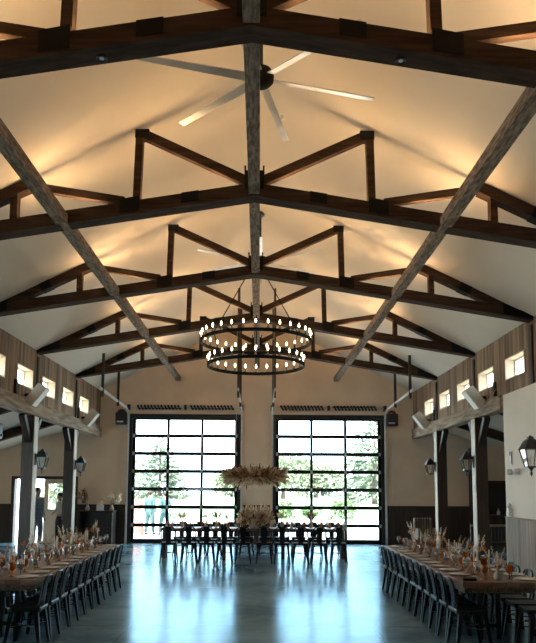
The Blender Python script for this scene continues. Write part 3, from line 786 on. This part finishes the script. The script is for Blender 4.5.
def vase_kind(i):
    t = thing('bud_vase', 'x', 'vase')
    h = .11 + .03 * (i % 3)
    MB().lathe([(0, 0), (.035, 0), (.045, .03), (.040, h * .6), (.018, h * .85), (.020, h), (.014, h), (.012, h * .8), (0, h * .78)], 14).build('vase_body', ('ceramic', 'amber', 'china')[i % 3], t, smooth=True)
    st = MB(); fl = MB(); wt = MB()
    for k in range(7):
        d = Vector((rv.uniform(-.6, .6), rv.uniform(-.6, .6), 1)).normalized(); L = rv.uniform(.08, .2)
        st.tube([(0, 0, h * .8), Vector((0, 0, h * .9)) + d * L], .002, 4)
        p = Vector((0, 0, h * .9)) + d * L
        if k % 3 == 0: plume(fl, p, d, .13, .03, rv, 22)
        elif k % 3 == 1: blades_ball(fl, p, .025, 26, .03, .012, rv)
        else: blades_ball(wt, p, .028, 30, .03, .018, rv)
    st.build('stems', 'stem', t)
    fl.build('dried_flowers', ('pampas', 'rust', 'pampas_cream')[i % 3], t)
    wt.build('blossoms', ('white_petal', 'pampas_cream', 'rust')[i % 3], t)
    return t
VK = [vase_kind(i) for i in range(4)]; vused = [False] * 4
def place_vase(k, loc, rz, label, group):
    if not vused[k]: vused[k] = True; o = VK[k]; o.location = loc; o.rotation_euler.z = rz
    else: o = dup(VK[k], loc, rz)
    o['label'] = label; o['group'] = group
PL = MB().lathe([(0, 0), (.07, 0), (.125, .014), (.13, .018), (.124, .019), (.07, .006), (0, .006)], 20).build('dinner_plate', 'china', None, smooth=True)
TZ = .76; TF = .79
for side, xc in (('left', -2.945), ('right', 2.91)):
    ia = ic = iv = it = 0
    for k in range(NC):
        y = 8.10 + .445 * k
        for row, sx in (('aisle side', -1 if side == 'right' else 1), ('wall side', 1 if side == 'right' else -1)):
            x = xc + sx * .15
            single(AM, ua, (x + R.uniform(-.02, .02), y + .03, TZ), 0, 'amber glass goblet on the %s table, %s row, %s from the near end' % (side, row, ORD[k]), 'goblet', 'amber goblets on the %s table' % side)
            single(CLR, uc, (x + sx * .06 + R.uniform(-.02, .02), y + .16, TZ), 0, 'clear wine glass on the %s table, %s row, %s from the near end' % (side, row, ORD[k]), 'wine glass', 'wine glasses on the %s table' % side)
            if not (k == 0 and side == 'right' and sx < 0): single(PL, up_, (xc + sx * .335, y - .02, TZ), 0, 'white plate on the %s table, %s, %s from the near end' % (side, row, ORD[k]), 'plate', 'plates on the %s table' % side)
        if k % 2 == 0 or k in (3, 7):
            place_vase(k % 4, (xc + R.uniform(-.03, .03), y - .03, TZ), R.uniform(0, 6), 'little vase of dried flowers on the %s table, %s from the near end' % (side, ORD[iv]), 'vases on the %s table' % side); iv += 1
        else:
            single(TC, ut, (xc + .03, y - .05, TZ), 0, 'ivory taper candle in a brass stick on the %s table, %s from the near end' % (side, ORD[it]), 'candlestick', 'candlesticks on the %s table' % side); it += 1
        single(TC, ut, (xc - .05 * (1 if k % 2 else -1), y + .17, TZ), 0, 'ivory taper candle in a brass stick on the %s table, %s from the near end' % (side, ORD[it]), 'candlestick', 'candlesticks on the %s table' % side); it += 1
# far table
TF = .79
for k in range(11):
    x = -2.28 + .445 * k
    if abs(x + .05) > .5:
        side = 'left' if x < 0 else 'right'
        single(AM, ua, (x, 17.89, TF), 0, 'amber goblet on the far head table, %s from the left end' % ORD[k], 'goblet', 'amber goblets on the head table')
        single(CLR, uc, (x + .13, 17.90, TF), 0, 'clear wine glass on the far head table, %s from the left end' % ORD[k], 'wine glass', 'wine glasses on the head table')
        single(TC, ut, (x + .2, 18.12, TF), 0, 'ivory taper candle on the far head table, %s from the left end' % ORD[k], 'candlestick', 'candlesticks on the head table')
    single(PL, up_, (x, 17.72, TF), 0, 'white plate on the far head table, %s from the left end' % ORD[k], 'plate', 'plates on the head table') if abs(x + .05) > .5 else None
for k, x in enumerate((-2.2, -1.30, -.72, .95, 1.95)):
    place_vase(1 if k % 2 == 0 else 2, (x, 18.02, TF), k, 'little vase of flowers on the far head table, %s from the left' % ORD[k], 'vases on the head table')
# four taller dried bunches standing on the head table
def bunch(x, lb, k):
    t = thing('flower_vase', lb, 'vase', (x, 18.25, TF), group='tall dried bunches on the head table')
    MB().lathe([(0, 0), (.04, 0), (.05, .05), (.028, .13), (.032, .16), (.022, .16), (0, .13)], 14).build('vase_body', 'ceramic', t, smooth=True)
    f = MB(); st = MB()
    for j in range(14):
        d = Vector((R.uniform(-.7, .7), R.uniform(-.7, .7), 1)).normalized()
        st.tube([(0, 0, .12), Vector((0, 0, .15)) + d * .14], .002, 4)
        plume(f, Vector((0, 0, .16)) + d * .10, d, .15, .045, R, 24)
    st.build('stems', 'stem', t); f.build('dried_flowers', 'pampas_brown' if k % 2 else 'pampas', t)
for k, (x, w_) in enumerate(((-1.93, 'on the far left part of the head table'), (-1.02, 'left of the centrepiece on the head table'), (.72, 'right of the centrepiece on the head table'), (1.50, 'on the far right part of the head table'))):
    bunch(x - .02, 'short vase of brown dried flowers ' + w_, k)
# black phone on the right table
o = MB().box(-.075, .075, -.06, .06, 0, .03, .010).build('phone', 'iron', None, (2.55, 8.02, TZ), -.2); tag(o, 'small black phone lying at the near corner of the right table', 'phone')

# ------------------------------------------------------------------ big floral pieces
rf = random.Random(21)
t = thing('hanging_floral_cloud', 'long cloud of dried pampas grass hanging in the air over the head table', 'floral installation', (-.03, 18.1, 2.14))
MB().tube([(-.62, 0, 0), (.62, 0, 0)], .035, 8).build('support_bar', 'pampas_brown', t)
A, B, C_ = MB(), MB(), MB()
for _ in range(330):
    x = rf.uniform(-.66, .66); a = rf.uniform(0, 2 * PI)
    ex = x / .6
    d = Vector((ex * 1.1 + rf.uniform(-.35, .35), math.cos(a), math.sin(a)))
    L = rf.uniform(.20, .30)
    tgt = C_ if math.sin(a) < -.2 and rf.random() < .85 else (A if rf.random() < .5 else B)
    plume(tgt, (x, math.cos(a) * .04, math.sin(a) * .04), d, L, .085, rf, 30)
for s in (-1, 1):
    for _ in range(22):
        plume(A if rf.random() < .5 else C_, (s * .60, 0, 0), (s * 1.0, rf.uniform(-.6, .6), rf.uniform(-.45, .6)), rf.uniform(.22, .32), .05, rf, 30)
A.build('pampas_plumes', 'pampas', t); B.build('brown_blooms', 'pampas_brown', t); C_.build('cream_fringe', 'pampas_cream', t)
for s in (-1, 1):
    MB().tube([(s * .5, 0, 0), (s * .5, 0, ceil_z(.5) - 2.16)], .003, 4).build('suspension_wire', 'silver', t)
t = thing('floral_centrepiece', 'large dried pampas and brown flower arrangement at the middle of the head table', 'floral arrangement', (0.0, 18.05, TF))
MB().lathe([(0, 0), (.14, 0), (.18, .08), (.16, .16), (.14, .16), (0, .1)], 18).build('bowl', 'ceramic', t, smooth=True)
A, B, C_ = MB(), MB(), MB()
for _ in range(170):
    x = rf.uniform(-.42, .42); d = Vector((x * 1.6 + rf.uniform(-.3, .3), rf.uniform(-.6, .5), rf.uniform(.45, 1.2)))
    q = rf.random(); m_ = B if q < .22 else (A if q < .5 else C_)
    plume(m_, (x * .7, rf.uniform(-.12, .12), .12 + rf.uniform(0, .12)), d, rf.uniform(.18, .30), .095, rf, 30)
for _ in range(26):
    x = rf.uniform(-.3, .3); d = Vector((x * .9, rf.uniform(-.3, .3), 1))
    plume(A if rf.random() < .4 else C_, (x, 0, .28), d, rf.uniform(.22, .34), .085, rf, 34)
for _ in range(40):
    x = rf.uniform(-.5, .5); blades_ball(B if rf.random() < .3 else C_, (x, rf.uniform(-.24, -.05), rf.uniform(.11, .22)), .05, 34, .05, .03, rf)
A.build('pampas_plumes', 'pampas', t); B.build('brown_blooms', 'pampas_brown', t); C_.build('cream_blooms', 'pampas_cream', t)

# ------------------------------------------------------------------ cabinet with flowers by the end wall (left)
t = thing('bar_cabinet', 'tall dark wooden bar cabinet against the end wall left of the glazed door', 'cabinet', (-5.12, 22.15, 0))
MB().box(-.55, .55, -.28, .28, 1.04, 1.09, .005).build('top', 'wood_x', t)
for s in (-1, 1): MB().box(s * .50 - .03, s * .50 + .03, -.25, .25, 0, 1.04).build('side_panel', 'iron', t)
MB().box(-.47, .47, .18, .22, .02, 1.04).build('back_panel', 'wood_z', t)
MB().box(-.47, .47, -.22, .18, .5, .53).build('shelf', 'wood_x', t)
MB().box(.495, .53, -.275, -.251, 0, 1.04).build('corner_trim', 'header', t, label='pale corner strip')
t = thing('tiered_cake', 'small white and yellow tiered cake on the dark bar cabinet', 'cake', (-5.03, 22.02, 1.09))
MB().lathe([(0, 0), (.13, 0), (.14, .015), (0, .015)], 20).build('cake_board', 'silver', t)
MB().lathe([(0, .015), (.12, .015), (.12, .17), (.115, .18), (0, .18)], 24).build('lower_tier', 'china', t, smooth=False)
MB().lathe([(0, .18), (.085, .18), (.085, .31), (.08, .32), (0, .32)], 24).build('upper_tier', 'pampas_cream', t)
m = MB()
for k in range(3): blades_ball(m, (-.05 + .04 * k, -.05, .33 + .02 * k), .035, 30, .04, .022, rf)
m.build('sugar_flowers', 'pampas', t)
for nm_, x, lb in (('flower_vase', -4.68, 'vase of tall dried pampas on the right end of the bar cabinet'), ('flower_vase', -5.46, 'low spray of dark dried twigs on the left end of the bar cabinet')):
    t = thing(nm_, lb, 'vase', (x, 22.12, 1.09), group='vases on the bar cabinet')
    MB().lathe([(0, 0), (.06, 0), (.075, .06), (.04, .15), (.045, .18), (.03, .18), (0, .14)], 14).build('vase_body', 'ceramic', t, smooth=True)
    f = MB(); st = MB(); dk = x < -5.2
    for j in range(22 if not dk else 14):
        d = Vector((rf.uniform(-.5, .9) if not dk else rf.uniform(-.9, .1), rf.uniform(-.4, .2), rf.uniform(.5, 1.2))).normalized(); L = rf.uniform(.14, .36)
        st.tube([(0, 0, .14), Vector((0, 0, .17)) + d * L], .003, 4)
        if not dk and j % 2: blades_ball(f, Vector((0, 0, .17)) + d * L, .055, 40, .07, .045, rf)
        else: plume(f, Vector((0, 0, .17)) + d * L, d, .2, .04, rf, 26)
    st.build('stems', 'stem', t); f.build('dried_flowers', 'pampas_brown' if dk else 'pampas_cream', t)
# fire extinguisher on the end wall
t = thing('fire_extinguisher', 'dark red fire extinguisher hanging on the end wall beside the bar cabinet', 'fire extinguisher', (-5.75, YW - .085, 1.30))
MB().lathe([(0, 0), (.065, 0), (.072, .02), (.072, .33), (.05, .38), (.022, .41), (0, .41)], 20).build('tank', 'redshell', t, smooth=True)
MB().box(-.05, .02, -.075, -.069, .12, .24).build('paper_label', 'white', t)
MB().box(-.05, .05, -.015, .015, .41, .45).bar((-.02, 0, .45), (.07, 0, .49), .02, .012).build('valve_handle', 'black', t)
MB().tube([(.03, 0, .43), (.09, -.02, .38), (.095, -.02, .2), (.08, -.02, .08)], .010, 8).build('hose', 'black', t, smooth=True)
MB().box(-.04, .04, .05, .084, .1, .36).build('wall_bracket', 'steel', t)

# ------------------------------------------------------------------ right aisle furniture
t = thing('striped_armchair', 'striped upholstered armchair in the right aisle near the end wall', 'armchair', (5.30, 21.35, 0), math.radians(8))
MB().box(-.30, .30, -.30, .30, .28, .44, .04).build('seat', 'stripe', t)
MB().box(-.30, .30, .20, .32, .40, .93, .04).build('backrest', 'stripe', t)
for s in (-1, 1):
    MB().box(s * .33 - .04, s * .33 + .04, -.30, .30, .28, .62, .02).build('armrest', 'stripe', t)
    for y_ in (-.26, .26): MB().bar((s * .29, y_, .28), (s * .31, y_ * 1.05, 0), .04, .04).build('leg', 'wood_z', t)
def bench(x0, x1, y, lb):
    t = thing('slatted_bench', lb, 'bench', ((x0 + x1) / 2, y, 0), group='slatted benches in the right aisle'); h = (x1 - x0) / 2
    MB().box(-h, h, -.02, .46, .40, .44).build('seat', 'wood_x', t)
    MB().box(-h, h, -.03, .03, .86, .92, .01).build('top_rail', 'header', t)
    m = MB(); n = int(2 * h / .09)
    for k in range(n + 1):
        x = -h + .02 + (2 * h - .04) * k / n; m.box(x - .014, x + .014, -.012, .012, .44, .86)
    m.build('slats', 'black', t)
    for s in (-1, 1):
        for yy in (-.02 + .03, .42): MB().box(s * (h - .04) - .03, s * (h - .04) + .03, yy - .03, yy + .03, 0, .40 if yy > .1 else .40).build('leg', 'wood_z', t)
bench(5.62, 7.30, 17.9, 'dark slatted bench with a pale top rail between the two right posts')
bench(7.42, 8.85, 17.9, 'dark slatted bench with a pale top rail at the outer side of the right aisle')
t = thing('aisle_column', 'dark wooden column standing against the end wall in the right aisle', 'column', (7.22, 22.55, 0))
MB().box(-.14, .14, -.12, .12, 0, 3.2).build('shaft', 'wood_z', t); MB().box(-.16, .16, -.14, .14, 0, .2).build('base', 'wood_z', t)
t = thing('back_bar', 'dark back bar hutch with an overhead shelf against the end wall in the right aisle', 'cabinet', (8.15, 22.46, 0))
MB().box(-.70, .70, -.25, .25, 0, 1.0).build('counter', 'wood_z', t)
MB().box(-.70, .70, .22, .28, 1.0, 1.95).build('back_board', 'black', t)
for s in (-1, 1): MB().box(s * .68 - .02, s * .68 + .02, -.1, .22, 1.0, 1.95).build('side_panel', 'wood_z', t)
MB().box(-.72, .72, -.25, .28, 1.95, 2.12).build('canopy_shelf', 'wood_x', t)
for k, (x, z) in enumerate(((7.95, 1.002), (8.25, 1.002))):
    o = MB().lathe([(0, 0), (.05, 0), (.06, .05), (.05, .12), (.02, .15), (.02, .2), (0, .2)], 12).build('jug', 'china', None, (x, 22.4, z), smooth=True)
    tag(o, 'small white jug on the dark back bar, ' + ('left one' if k == 0 else 'right one'), 'jug', 'white jugs on the back bar')

# ------------------------------------------------------------------ fittings on the pale right wall
t = thing('soap_dispenser', 'white wall dispenser on the pale right wall just above the wainscot corner', 'dispenser', (W - .001, 14.05, 1.28))
MB().box(-.09, 0, -.06, .06, 0, .16, .015).build('body', 'white', t)
MB().lathe([(0, .16), (.035, .16), (.035, .24), (.015, .26), (0, .27)], 14, (-.05, 0, 0)).build('bottle', 'china', t, smooth=True)
t = thing('wall_thermometer', 'slim black and white wall gauge above the chrome hooks on the right wall', 'wall gauge', (W - .001, 13.95, 2.32))
MB().box(-.02, 0, -.06, .06, 0, .30).build('back_plate', 'white', t)
MB().box(-.035, -.02, -.055, -.035, 0.02, .28).build('dark_tube', 'black', t); MB().box(-.035, -.02, .03, .05, .2, .28).build('dark_tab', 'black', t)
t = thing('wall_spotlight', 'small chrome twin wall fitting beside the right wall lantern', 'wall fitting', (W - .001, 13.75, 2.18))
MB().tube([(-.03, -.22, 0), (-.03, .22, 0)], .018, 10).build('rail', 'silver', t)
for s in (-1, 1):
    MB().lathe([(0, -.06), (.045, -.06), (.055, 0), (.045, .06), (0, .06)], 14, (-.06, s * .2, 0)).build('knob', 'silver', t, smooth=True)
MB().box(-.03, 0, -.05, .05, -.04, .04).build('wall_plate', 'black', t)
# cable swagging along the right board wall
pts = [(W - .095, PART + .15 + 1.3 * k / 10, 3.98 - .10 * math.sin(PI * k / 10) - .018 * k) for k in range(11)]
o = MB().tube(pts, .009, 6).build('loose_cable', 'header'); tag(o, 'thin pale cable sagging along the right header below the board wall', 'cable')
# black speaker hung in the left aisle
t = thing('hanging_speaker', 'small black speaker hanging from a rafter in the left aisle at the picture edge', 'speaker', (-6.05, 15.75, 3.12))
MB().box(-.12, .12, -.1, .1, -.18, .18, .02).build('cabinet', 'black', t); MB().tube([(0, 0, .18), (0, .1, .52)], .02).build('bracket', 'black', t)
MB().box(.0, .16, -.02, .02, -.12, -.08).build('arm', 'black', t)

# ------------------------------------------------------------------ people
def skin(name, nodes, edges, mat, parent, sub=2):
    me = bpy.data.meshes.new(name); me.from_pydata([n[0] for n in nodes], edges, [])
    o = bpy.data.objects.new(name, me); COL.objects.link(o)
    sm = o.modifiers.new('s', 'SKIN'); sm.use_smooth_shade = True
    lay = me.skin_vertices[0].data if me.skin_vertices else None
    if lay is None:
        bm = bmesh.new(); bm.from_mesh(me); bm.verts.layers.skin.verify(); bm.to_mesh(me); bm.free(); lay = me.skin_vertices[0].data
    for i, n in enumerate(nodes):
        r = n[1]; lay[i].radius = r if isinstance(r, tuple) else (r, r); lay[i].use_root = (i == 0)
    ss = o.modifiers.new('u', 'SUBSURF'); ss.levels = ss.render_levels = sub
    dg = bpy.context.evaluated_depsgraph_get(); ev = o.evaluated_get(dg)
    res = bpy.data.meshes.new_from_object(ev); res.name = name
    bpy.data.objects.remove(o); bpy.data.meshes.remove(me)
    res.materials.clear(); res.materials.append(M[mat])
    for p in res.polygons: p.use_smooth = True; p.material_index = 0
    q = bpy.data.objects.new(name, res); COL.objects.link(q); q.parent = parent
    return q
def person(loc, rz, H, label, top, bottom, arms, stance=.10, dress=False, jacket_len=.0, group=None, step=0.0):
    """faces local -Y. arms: ((elbow),(wrist)) for left and right in units of H"""
    t = thing('person', label, 'person', loc, rz, group)
    def V(x, y, z): return (x * H, y * H, z * H)
    nodes = [(V(0, 0, .53), (.075 * H, .055 * H)), (V(0, 0, .62), (.068 * H, .05 * H)), (V(0, 0, .72), (.085 * H, .055 * H)), (V(0, 0, .80), (.075 * H, .045 * H)),
             (V(0, -.002, .85), .032 * H), (V(0, -.012, .885), (.040 * H, .046 * H)), (V(0, -.012, .93), (.045 * H, .055 * H)), (V(0, -.006, .972), (.034 * H, .04 * H)), (V(0, -.068, .922), .010 * H)]
    edges = [(0, 1), (1, 2), (2, 3), (3, 4), (4, 5), (5, 6), (6, 7), (6, 8)]
    for s in (-1, 1):
        b = len(nodes)
        st = step * s
        nodes += [(V(s * .055, 0, .49), .055 * H), (V(s * (.06 + stance * .3), -.01 + st * .5, .28), .036 * H), (V(s * (.06 + stance * .5), st, .05), .023 * H), (V(s * (.065 + stance * .5), st - .075, .018), (.022 * H, .016 * H))]
        edges += [(0, b), (b, b + 1), (b + 1, b + 2), (b + 2, b + 3)]
        el, wr = arms[0 if s < 0 else 1]
        b = len(nodes)
        d = (Vector(wr) - Vector(el)).normalized(); hnd = Vector(wr) + d * .035
        nodes += [(V(s * .105, 0, .805), .034 * H), (V(*el), .024 * H), (V(*wr), .016 * H), (V(*hnd), (.018 * H, .012 * H))]
        edges += [(3, b), (b, b + 1), (b + 1, b + 2), (b + 2, b + 3)]
        side = d.cross(Vector((0, 1, 0)) if abs(d.y) < .8 else Vector((0, 0, 1))).normalized()
        for k, L in enumerate((.040, .046, .044, .034)):
            c_ = len(nodes); o_ = hnd + side * (.007 * (k - 1.5)); nodes += [(V(*(o_ + d * .018)), .0048 * H), (V(*(o_ + d * L + Vector((0, -.008, 0)))), .0042 * H)]
            edges += [(b + 3, c_), (c_, c_ + 1)]
        c_ = len(nodes); nodes += [(V(*(hnd + side * .018 + d * .006)), .005 * H), (V(*(hnd + side * .026 + d * .022)), .0045 * H)]; edges += [(b + 3, c_), (c_, c_ + 1)]
    body = skin('body', nodes, edges, 'skin', t)
    # top garment
    k_ = 1.16
    tn = [(V(0, 0, .56), (.090 * H, .068 * H)), (V(0, 0, .63), (.080 * H, .062 * H)), (V(0, 0, .72), (.097 * H, .068 * H)), (V(0, 0, .80), (.088 * H, .056 * H)), (V(0, 0, .835), (.045 * H, .042 * H))]
    te = [(0, 1), (1, 2), (2, 3), (3, 4)]
    if jacket_len: tn.append((V(0, 0, .56 - jacket_len), (.097 * H, .074 * H))); te.append((0, len(tn) - 1))
    for s in (-1, 1):
        el, wr = arms[0 if s < 0 else 1]; b = len(tn)
        tn += [(V(s * .108, 0, .805), .044 * H), (V(*el), .034 * H), (V(*(Vector(el).lerp(Vector(wr), .93))), .026 * H)]
        te += [(3, b), (b, b + 1), (b + 1, b + 2)]
    skin('shirt' if top == 'shirt' else 'jacket', tn, te, top, t)
    if dress:
        MB().lathe([(.085 * H, .60 * H), (.11 * H, .5 * H), (.15 * H, .3 * H), (.19 * H, .03 * H), (.0, .03 * H)], 24).build('skirt', bottom, t, smooth=True)
    else:
        bn = [(V(0, 0, .535), (.088 * H, .066 * H)), (V(0, 0, .585), (.080 * H, .060 * H))]; be = [(0, 1)]
        for s in (-1, 1):
            b = len(bn); st = step * s
            bn += [(V(s * .055, 0, .48), .064 * H), (V(s * (.06 + stance * .3), -.01 + st * .5, .28), .048 * H), (V(s * (.06 + stance * .5), st, .045), .038 * H)]
            be += [(0, b), (b, b + 1), (b + 1, b + 2)]
        skin('trousers', bn, be, bottom, t)
    for s in (-1, 1):
        x = s * (.065 + stance * .5) * H; st = step * s * H
        MB().ball((x, st - .035 * H, .024 * H), 1, 2, (.030 * H, .075 * H, .0235 * H)).build('shoe', 'shoe', t, smooth=True)
    h = MB().ball((0, .006 * H, .950 * H), 1, 3, (.053 * H, .062 * H, .050 * H))
    bmesh.ops.delete(h.bm, geom=[v for v in h.bm.verts if v.co.z < .935 * H and v.co.y < .0], context='VERTS')
    h.build('hair', 'hair', t, smooth=True)
    f = MB()
    for s in (-1, 1): f.ball((s * .018 * H, -.060 * H, .936 * H), .0045 * H, 1)
    f.build('eyes', 'black', t)
    MB().box(-.016 * H, .016 * H, -.066 * H, -.056 * H, .902 * H, .907 * H).build('mouth', 'redlens', t)
    return t
down = (((-.125, .01, .64), (-.135, -.03, .49)), ((.125, .01, .64), (.135, -.03, .49)))
bent = (((-.135, .03, .65), (-.04, -.12, .62)), ((.135, .03, .65), (.04, -.12, .64)))
person((-6.90, 21.55, 0), math.radians(62), 1.82, 'person in a blue-grey suit standing in profile by the side door', 'suit', 'suit', down, stance=.14, jacket_len=.06, step=.05)
person((-6.24, 21.75, 0), math.radians(-50), 1.66, 'person in a cream shirt and black trousers standing behind the farther left post', 'shirt', 'trouser', (((-.150, .0, .68), (-.06, -.10, .62)), ((.20, .10, .68), (.14, .02, .56))), stance=.03)
person((-4.70, 26.9, 0), math.radians(20), 1.62, 'person in a coral red dress standing outside the left glazed door', 'coral', 'coral', down, dress=True)
person((-4.22, 27.0, 0), math.radians(150), 1.72, 'person in a teal suit outside the left glazed door, nearer the coral dress', 'teal', 'teal', down, jacket_len=.05)
person((-3.62, 26.9, 0), math.radians(215), 1.68, 'person in a teal suit outside the left glazed door, rightmost of the three outside', 'teal', 'teal', bent, jacket_len=.05)

# ------------------------------------------------------------------ outside
struct(MB().box(-40, 40, YW + .25, 41, -.15, -.02), 'floor_apron', 'apron')
o = MB().box(-70, 70, 41, 84, -.15, -.01).build('ground_lawn', 'lawn'); tag(o, 'mown green lawn beyond the concrete apron', 'lawn', kind='structure')
o = MB().box(-160, 160, 84, 240, -.15, -.02).build('ground_field', 'field'); tag(o, 'pale dry field stretching to the trees', 'field', kind='structure')
struct(MB().box(-40, -AX - .3, -30, YW + .25, -.15, -.02), 'floor_side_yard', 'apron')
rt = random.Random(3)
def conifer(x, y, h, r, lb, n=26, group='trees outside', mat='needle', clear=.08):
    t = thing('conifer_tree', lb, 'tree', (x, y, 0), group=group)
    MB().tube([(0, 0, 0), (.05, 0, h * .5), (0, 0, h * .97)], [r * .07, r * .045, .03], 8).build('trunk', 'bark', t)
    f = MB()
    for k in range(n):
        u = k / n; z = h * (clear + (1 - clear) * u); rr = r * (1 - u) ** .75 + .15
        for j in range(9):
            a = rt.uniform(0, 2 * PI); d = Vector((math.cos(a), math.sin(a), -.12 + .3 * u)); L = rr * rt.uniform(.6, 1.1)
            for q in range(16):
                s_ = rt.uniform(.15, 1); p = Vector((0, 0, z)) + d * L * s_
                dd = d + Vector((rt.uniform(-.9, .9), rt.uniform(-.9, .9), rt.uniform(-.7, .35)))
                f.leaf(p, dd, rr * .22 + .15, .10 + rr * .04, rt)
    f.build('foliage', mat, t); return t
def broad(x, y, h, r, lb, mat='leafy', n=2600, name='leafy_tree', trunk=True, group='trees outside'):
    t = thing(name, lb, 'tree' if trunk else 'shrub', (x, y, 0), group=group)
    if trunk:
        m = MB().tube([(0, 0, 0), (.1, 0, h * .45)], [r * .08, r * .05], 8)
        for k in range(5):
            a = k * 1.26; m.tube([(.1, 0, h * .4), (math.cos(a) * r * .55, math.sin(a) * r * .55, h * .72)], [r * .04, r * .015], 6)
        m.build('trunk', 'bark', t)
    f = MB(); lobes = [(rt.uniform(-.55, .55) * r, rt.uniform(-.5, .5) * r, (h * (.62 if trunk else .5)) + rt.uniform(-.25, .25) * h, rt.uniform(.35, .6) * r) for _ in range(9)]
    for _ in range(n):
        c_ = rt.choice(lobes); d = Vector((rt.gauss(0, 1), rt.gauss(0, 1), rt.gauss(0, 1))).normalized()
        rad = c_[3] * rt.uniform(.5, 1); zz = max(.05, min(h, c_[2] + d.z * rad * (.8 if trunk else .6)))
        f.leaf((c_[0] + d.x * rad, c_[1] + d.y * rad, zz), d + Vector((0, 0, -.3)), .12 * r + .12, .07 * r + .04, rt)
    f.build('foliage', mat, t); return t
conifer(-17.5, 120, 11.2, 6.0, 'broad pale conifer seen through the left glazed door')
conifer(15.0, 88, 12.2, 5.6, 'tall layered conifer at the right edge of the right glazed door', n=22)
broad(4.6, 130, 8.0, 6.0, 'pale leafy tree at the left of the right glazed door')
broad(12.5, 150, 7.6, 7.0, 'pale leafy tree in the middle of the right glazed door')
broad(25.0, 125, 8.5, 6.5, 'pale leafy tree behind the tall conifer on the right')
broad(-29.0, 135, 7.6, 6.5, 'pale leafy tree behind the left edge of the left door')
broad(-6.5, 160, 6.0, 6.0, 'far pale leafy tree at the right of the left glazed door')
for k, (x, y, h, r) in enumerate(((1.3, 43, 1.15, .9), (3.4, 42.6, .9, .6), (5.5, 43, 1.15, .9))):
    broad(x, y, h, r, 'low green shrub on the lawn behind the head table, %s from the left' % ORD[k], 'shrub', 900, 'garden_shrub', False, 'low green shrubs on the lawn').location.z = (0, -.09, 0)[k]
# trees around the side door and left windows
broad(-12.4, 43, 4.2, 1.8, 'leafy green tree seen through the pane of the side door', 'leafy', 1600)

# ------------------------------------------------------------------ light
wd = bpy.data.worlds.new('sky'); SC.world = wd; wd.use_nodes = True
nt = wd.node_tree; bg = nt.nodes['Background']
tc = nt.nodes.new('ShaderNodeTexCoord'); nz = nt.nodes.new('ShaderNodeTexNoise'); nz.inputs['Scale'].default_value = 2.2; nz.inputs['Detail'].default_value = 5
nt.links.new(tc.outputs['Generated'], nz.inputs['Vector'])
r = nt.nodes.new('ShaderNodeValToRGB'); r.color_ramp.elements[0].position = .35; r.color_ramp.elements[1].position = .7
r.color_ramp.elements[0].color = (.60, .82, 1.0, 1); r.color_ramp.elements[1].color = (.86, .95, 1, 1)
nt.links.new(nz.outputs['Fac'], r.inputs['Fac']); nt.links.new(r.outputs['Color'], bg.inputs['Color'])
bg.inputs['Strength'].default_value = 2.6
sd = bpy.data.lights.new('sun', 'SUN'); sd.energy = 5.5; sd.angle = math.radians(3); sd.color = (1, .95, .87)
so = bpy.data.objects.new('sun', sd); COL.objects.link(so); so.rotation_euler = Vector((-.35, -1.0, 1.25)).to_track_quat('Z', 'Y').to_euler()
def portal(loc, rot, sx, sy):
    l = bpy.data.lights.new('portal', 'AREA'); l.shape = 'RECTANGLE'; l.size = sx; l.size_y = sy; l.cycles.is_portal = True
    o = bpy.data.objects.new('portal', l); COL.objects.link(o); o.location = loc; o.rotation_euler = rot
for s in (-1, 1): portal((s * (D0 + D1) / 2, YW + .22, DZ / 2), (-PI / 2, 0, 0), D1 - D0, DZ)
portal(((EDX0 + EDX1) / 2, YW + .24, EDZ / 2), (-PI / 2, 0, 0), EDX1 - EDX0, EDZ)
portal((-AX - .19, 9.0, 1.6), (0, -PI / 2, 0), 2.5, 9)
for s in (-1, 1): portal((s * (W + .24), 13.6, 4.33), (0, s * PI / 2, 0), .47, 16)

# ------------------------------------------------------------------ camera
cd = bpy.data.cameras.new('camera'); co = bpy.data.objects.new('camera', cd); COL.objects.link(co)
th, ro, ps = .106, .0056, .004
F_ = 677.1
cd.sensor_fit = 'VERTICAL'; cd.sensor_height = 24; cd.sensor_width = 24; cd.lens = F_ / 643 * 24
cd.shift_x = (268 - 262.5) / 643; cd.shift_y = (417.2 - 321.5) / 643; cd.clip_start = .05; cd.clip_end = 500
def world_dir(a, w_, b):           # camera right, forward, up -> world
    y = w_ * math.cos(th) - b * math.sin(th); z = w_ * math.sin(th) + b * math.cos(th); x = a
    return Vector((math.cos(ps) * x + math.sin(ps) * y, -math.sin(ps) * x + math.cos(ps) * y, z))
cr, sr = math.cos(ro), math.sin(ro)
right = world_dir(cr, 0, sr); upv = world_dir(-sr, 0, cr); fwd = world_dir(0, 1, 0)
mt = Matrix((right, upv, -fwd)).transposed().to_4x4(); mt.translation = (.096, 0, 1.8)
co.matrix_world = mt
SC.camera = co
vs = SC.view_settings; vs.view_transform = 'Standard'; vs.look = 'None'; vs.exposure = 2.04; vs.gamma = 1.0; vs.use_curve_mapping = False
SC.cycles.use_denoising = True
SC.cycles.max_bounces = 10; SC.cycles.diffuse_bounces = 5; SC.cycles.glossy_bounces = 4; SC.cycles.transparent_max_bounces = 24; SC.cycles.transmission_bounces = 4
SC.cycles.sample_clamp_indirect = 8; SC.cycles.caustics_reflective = False; SC.cycles.caustics_refractive = False
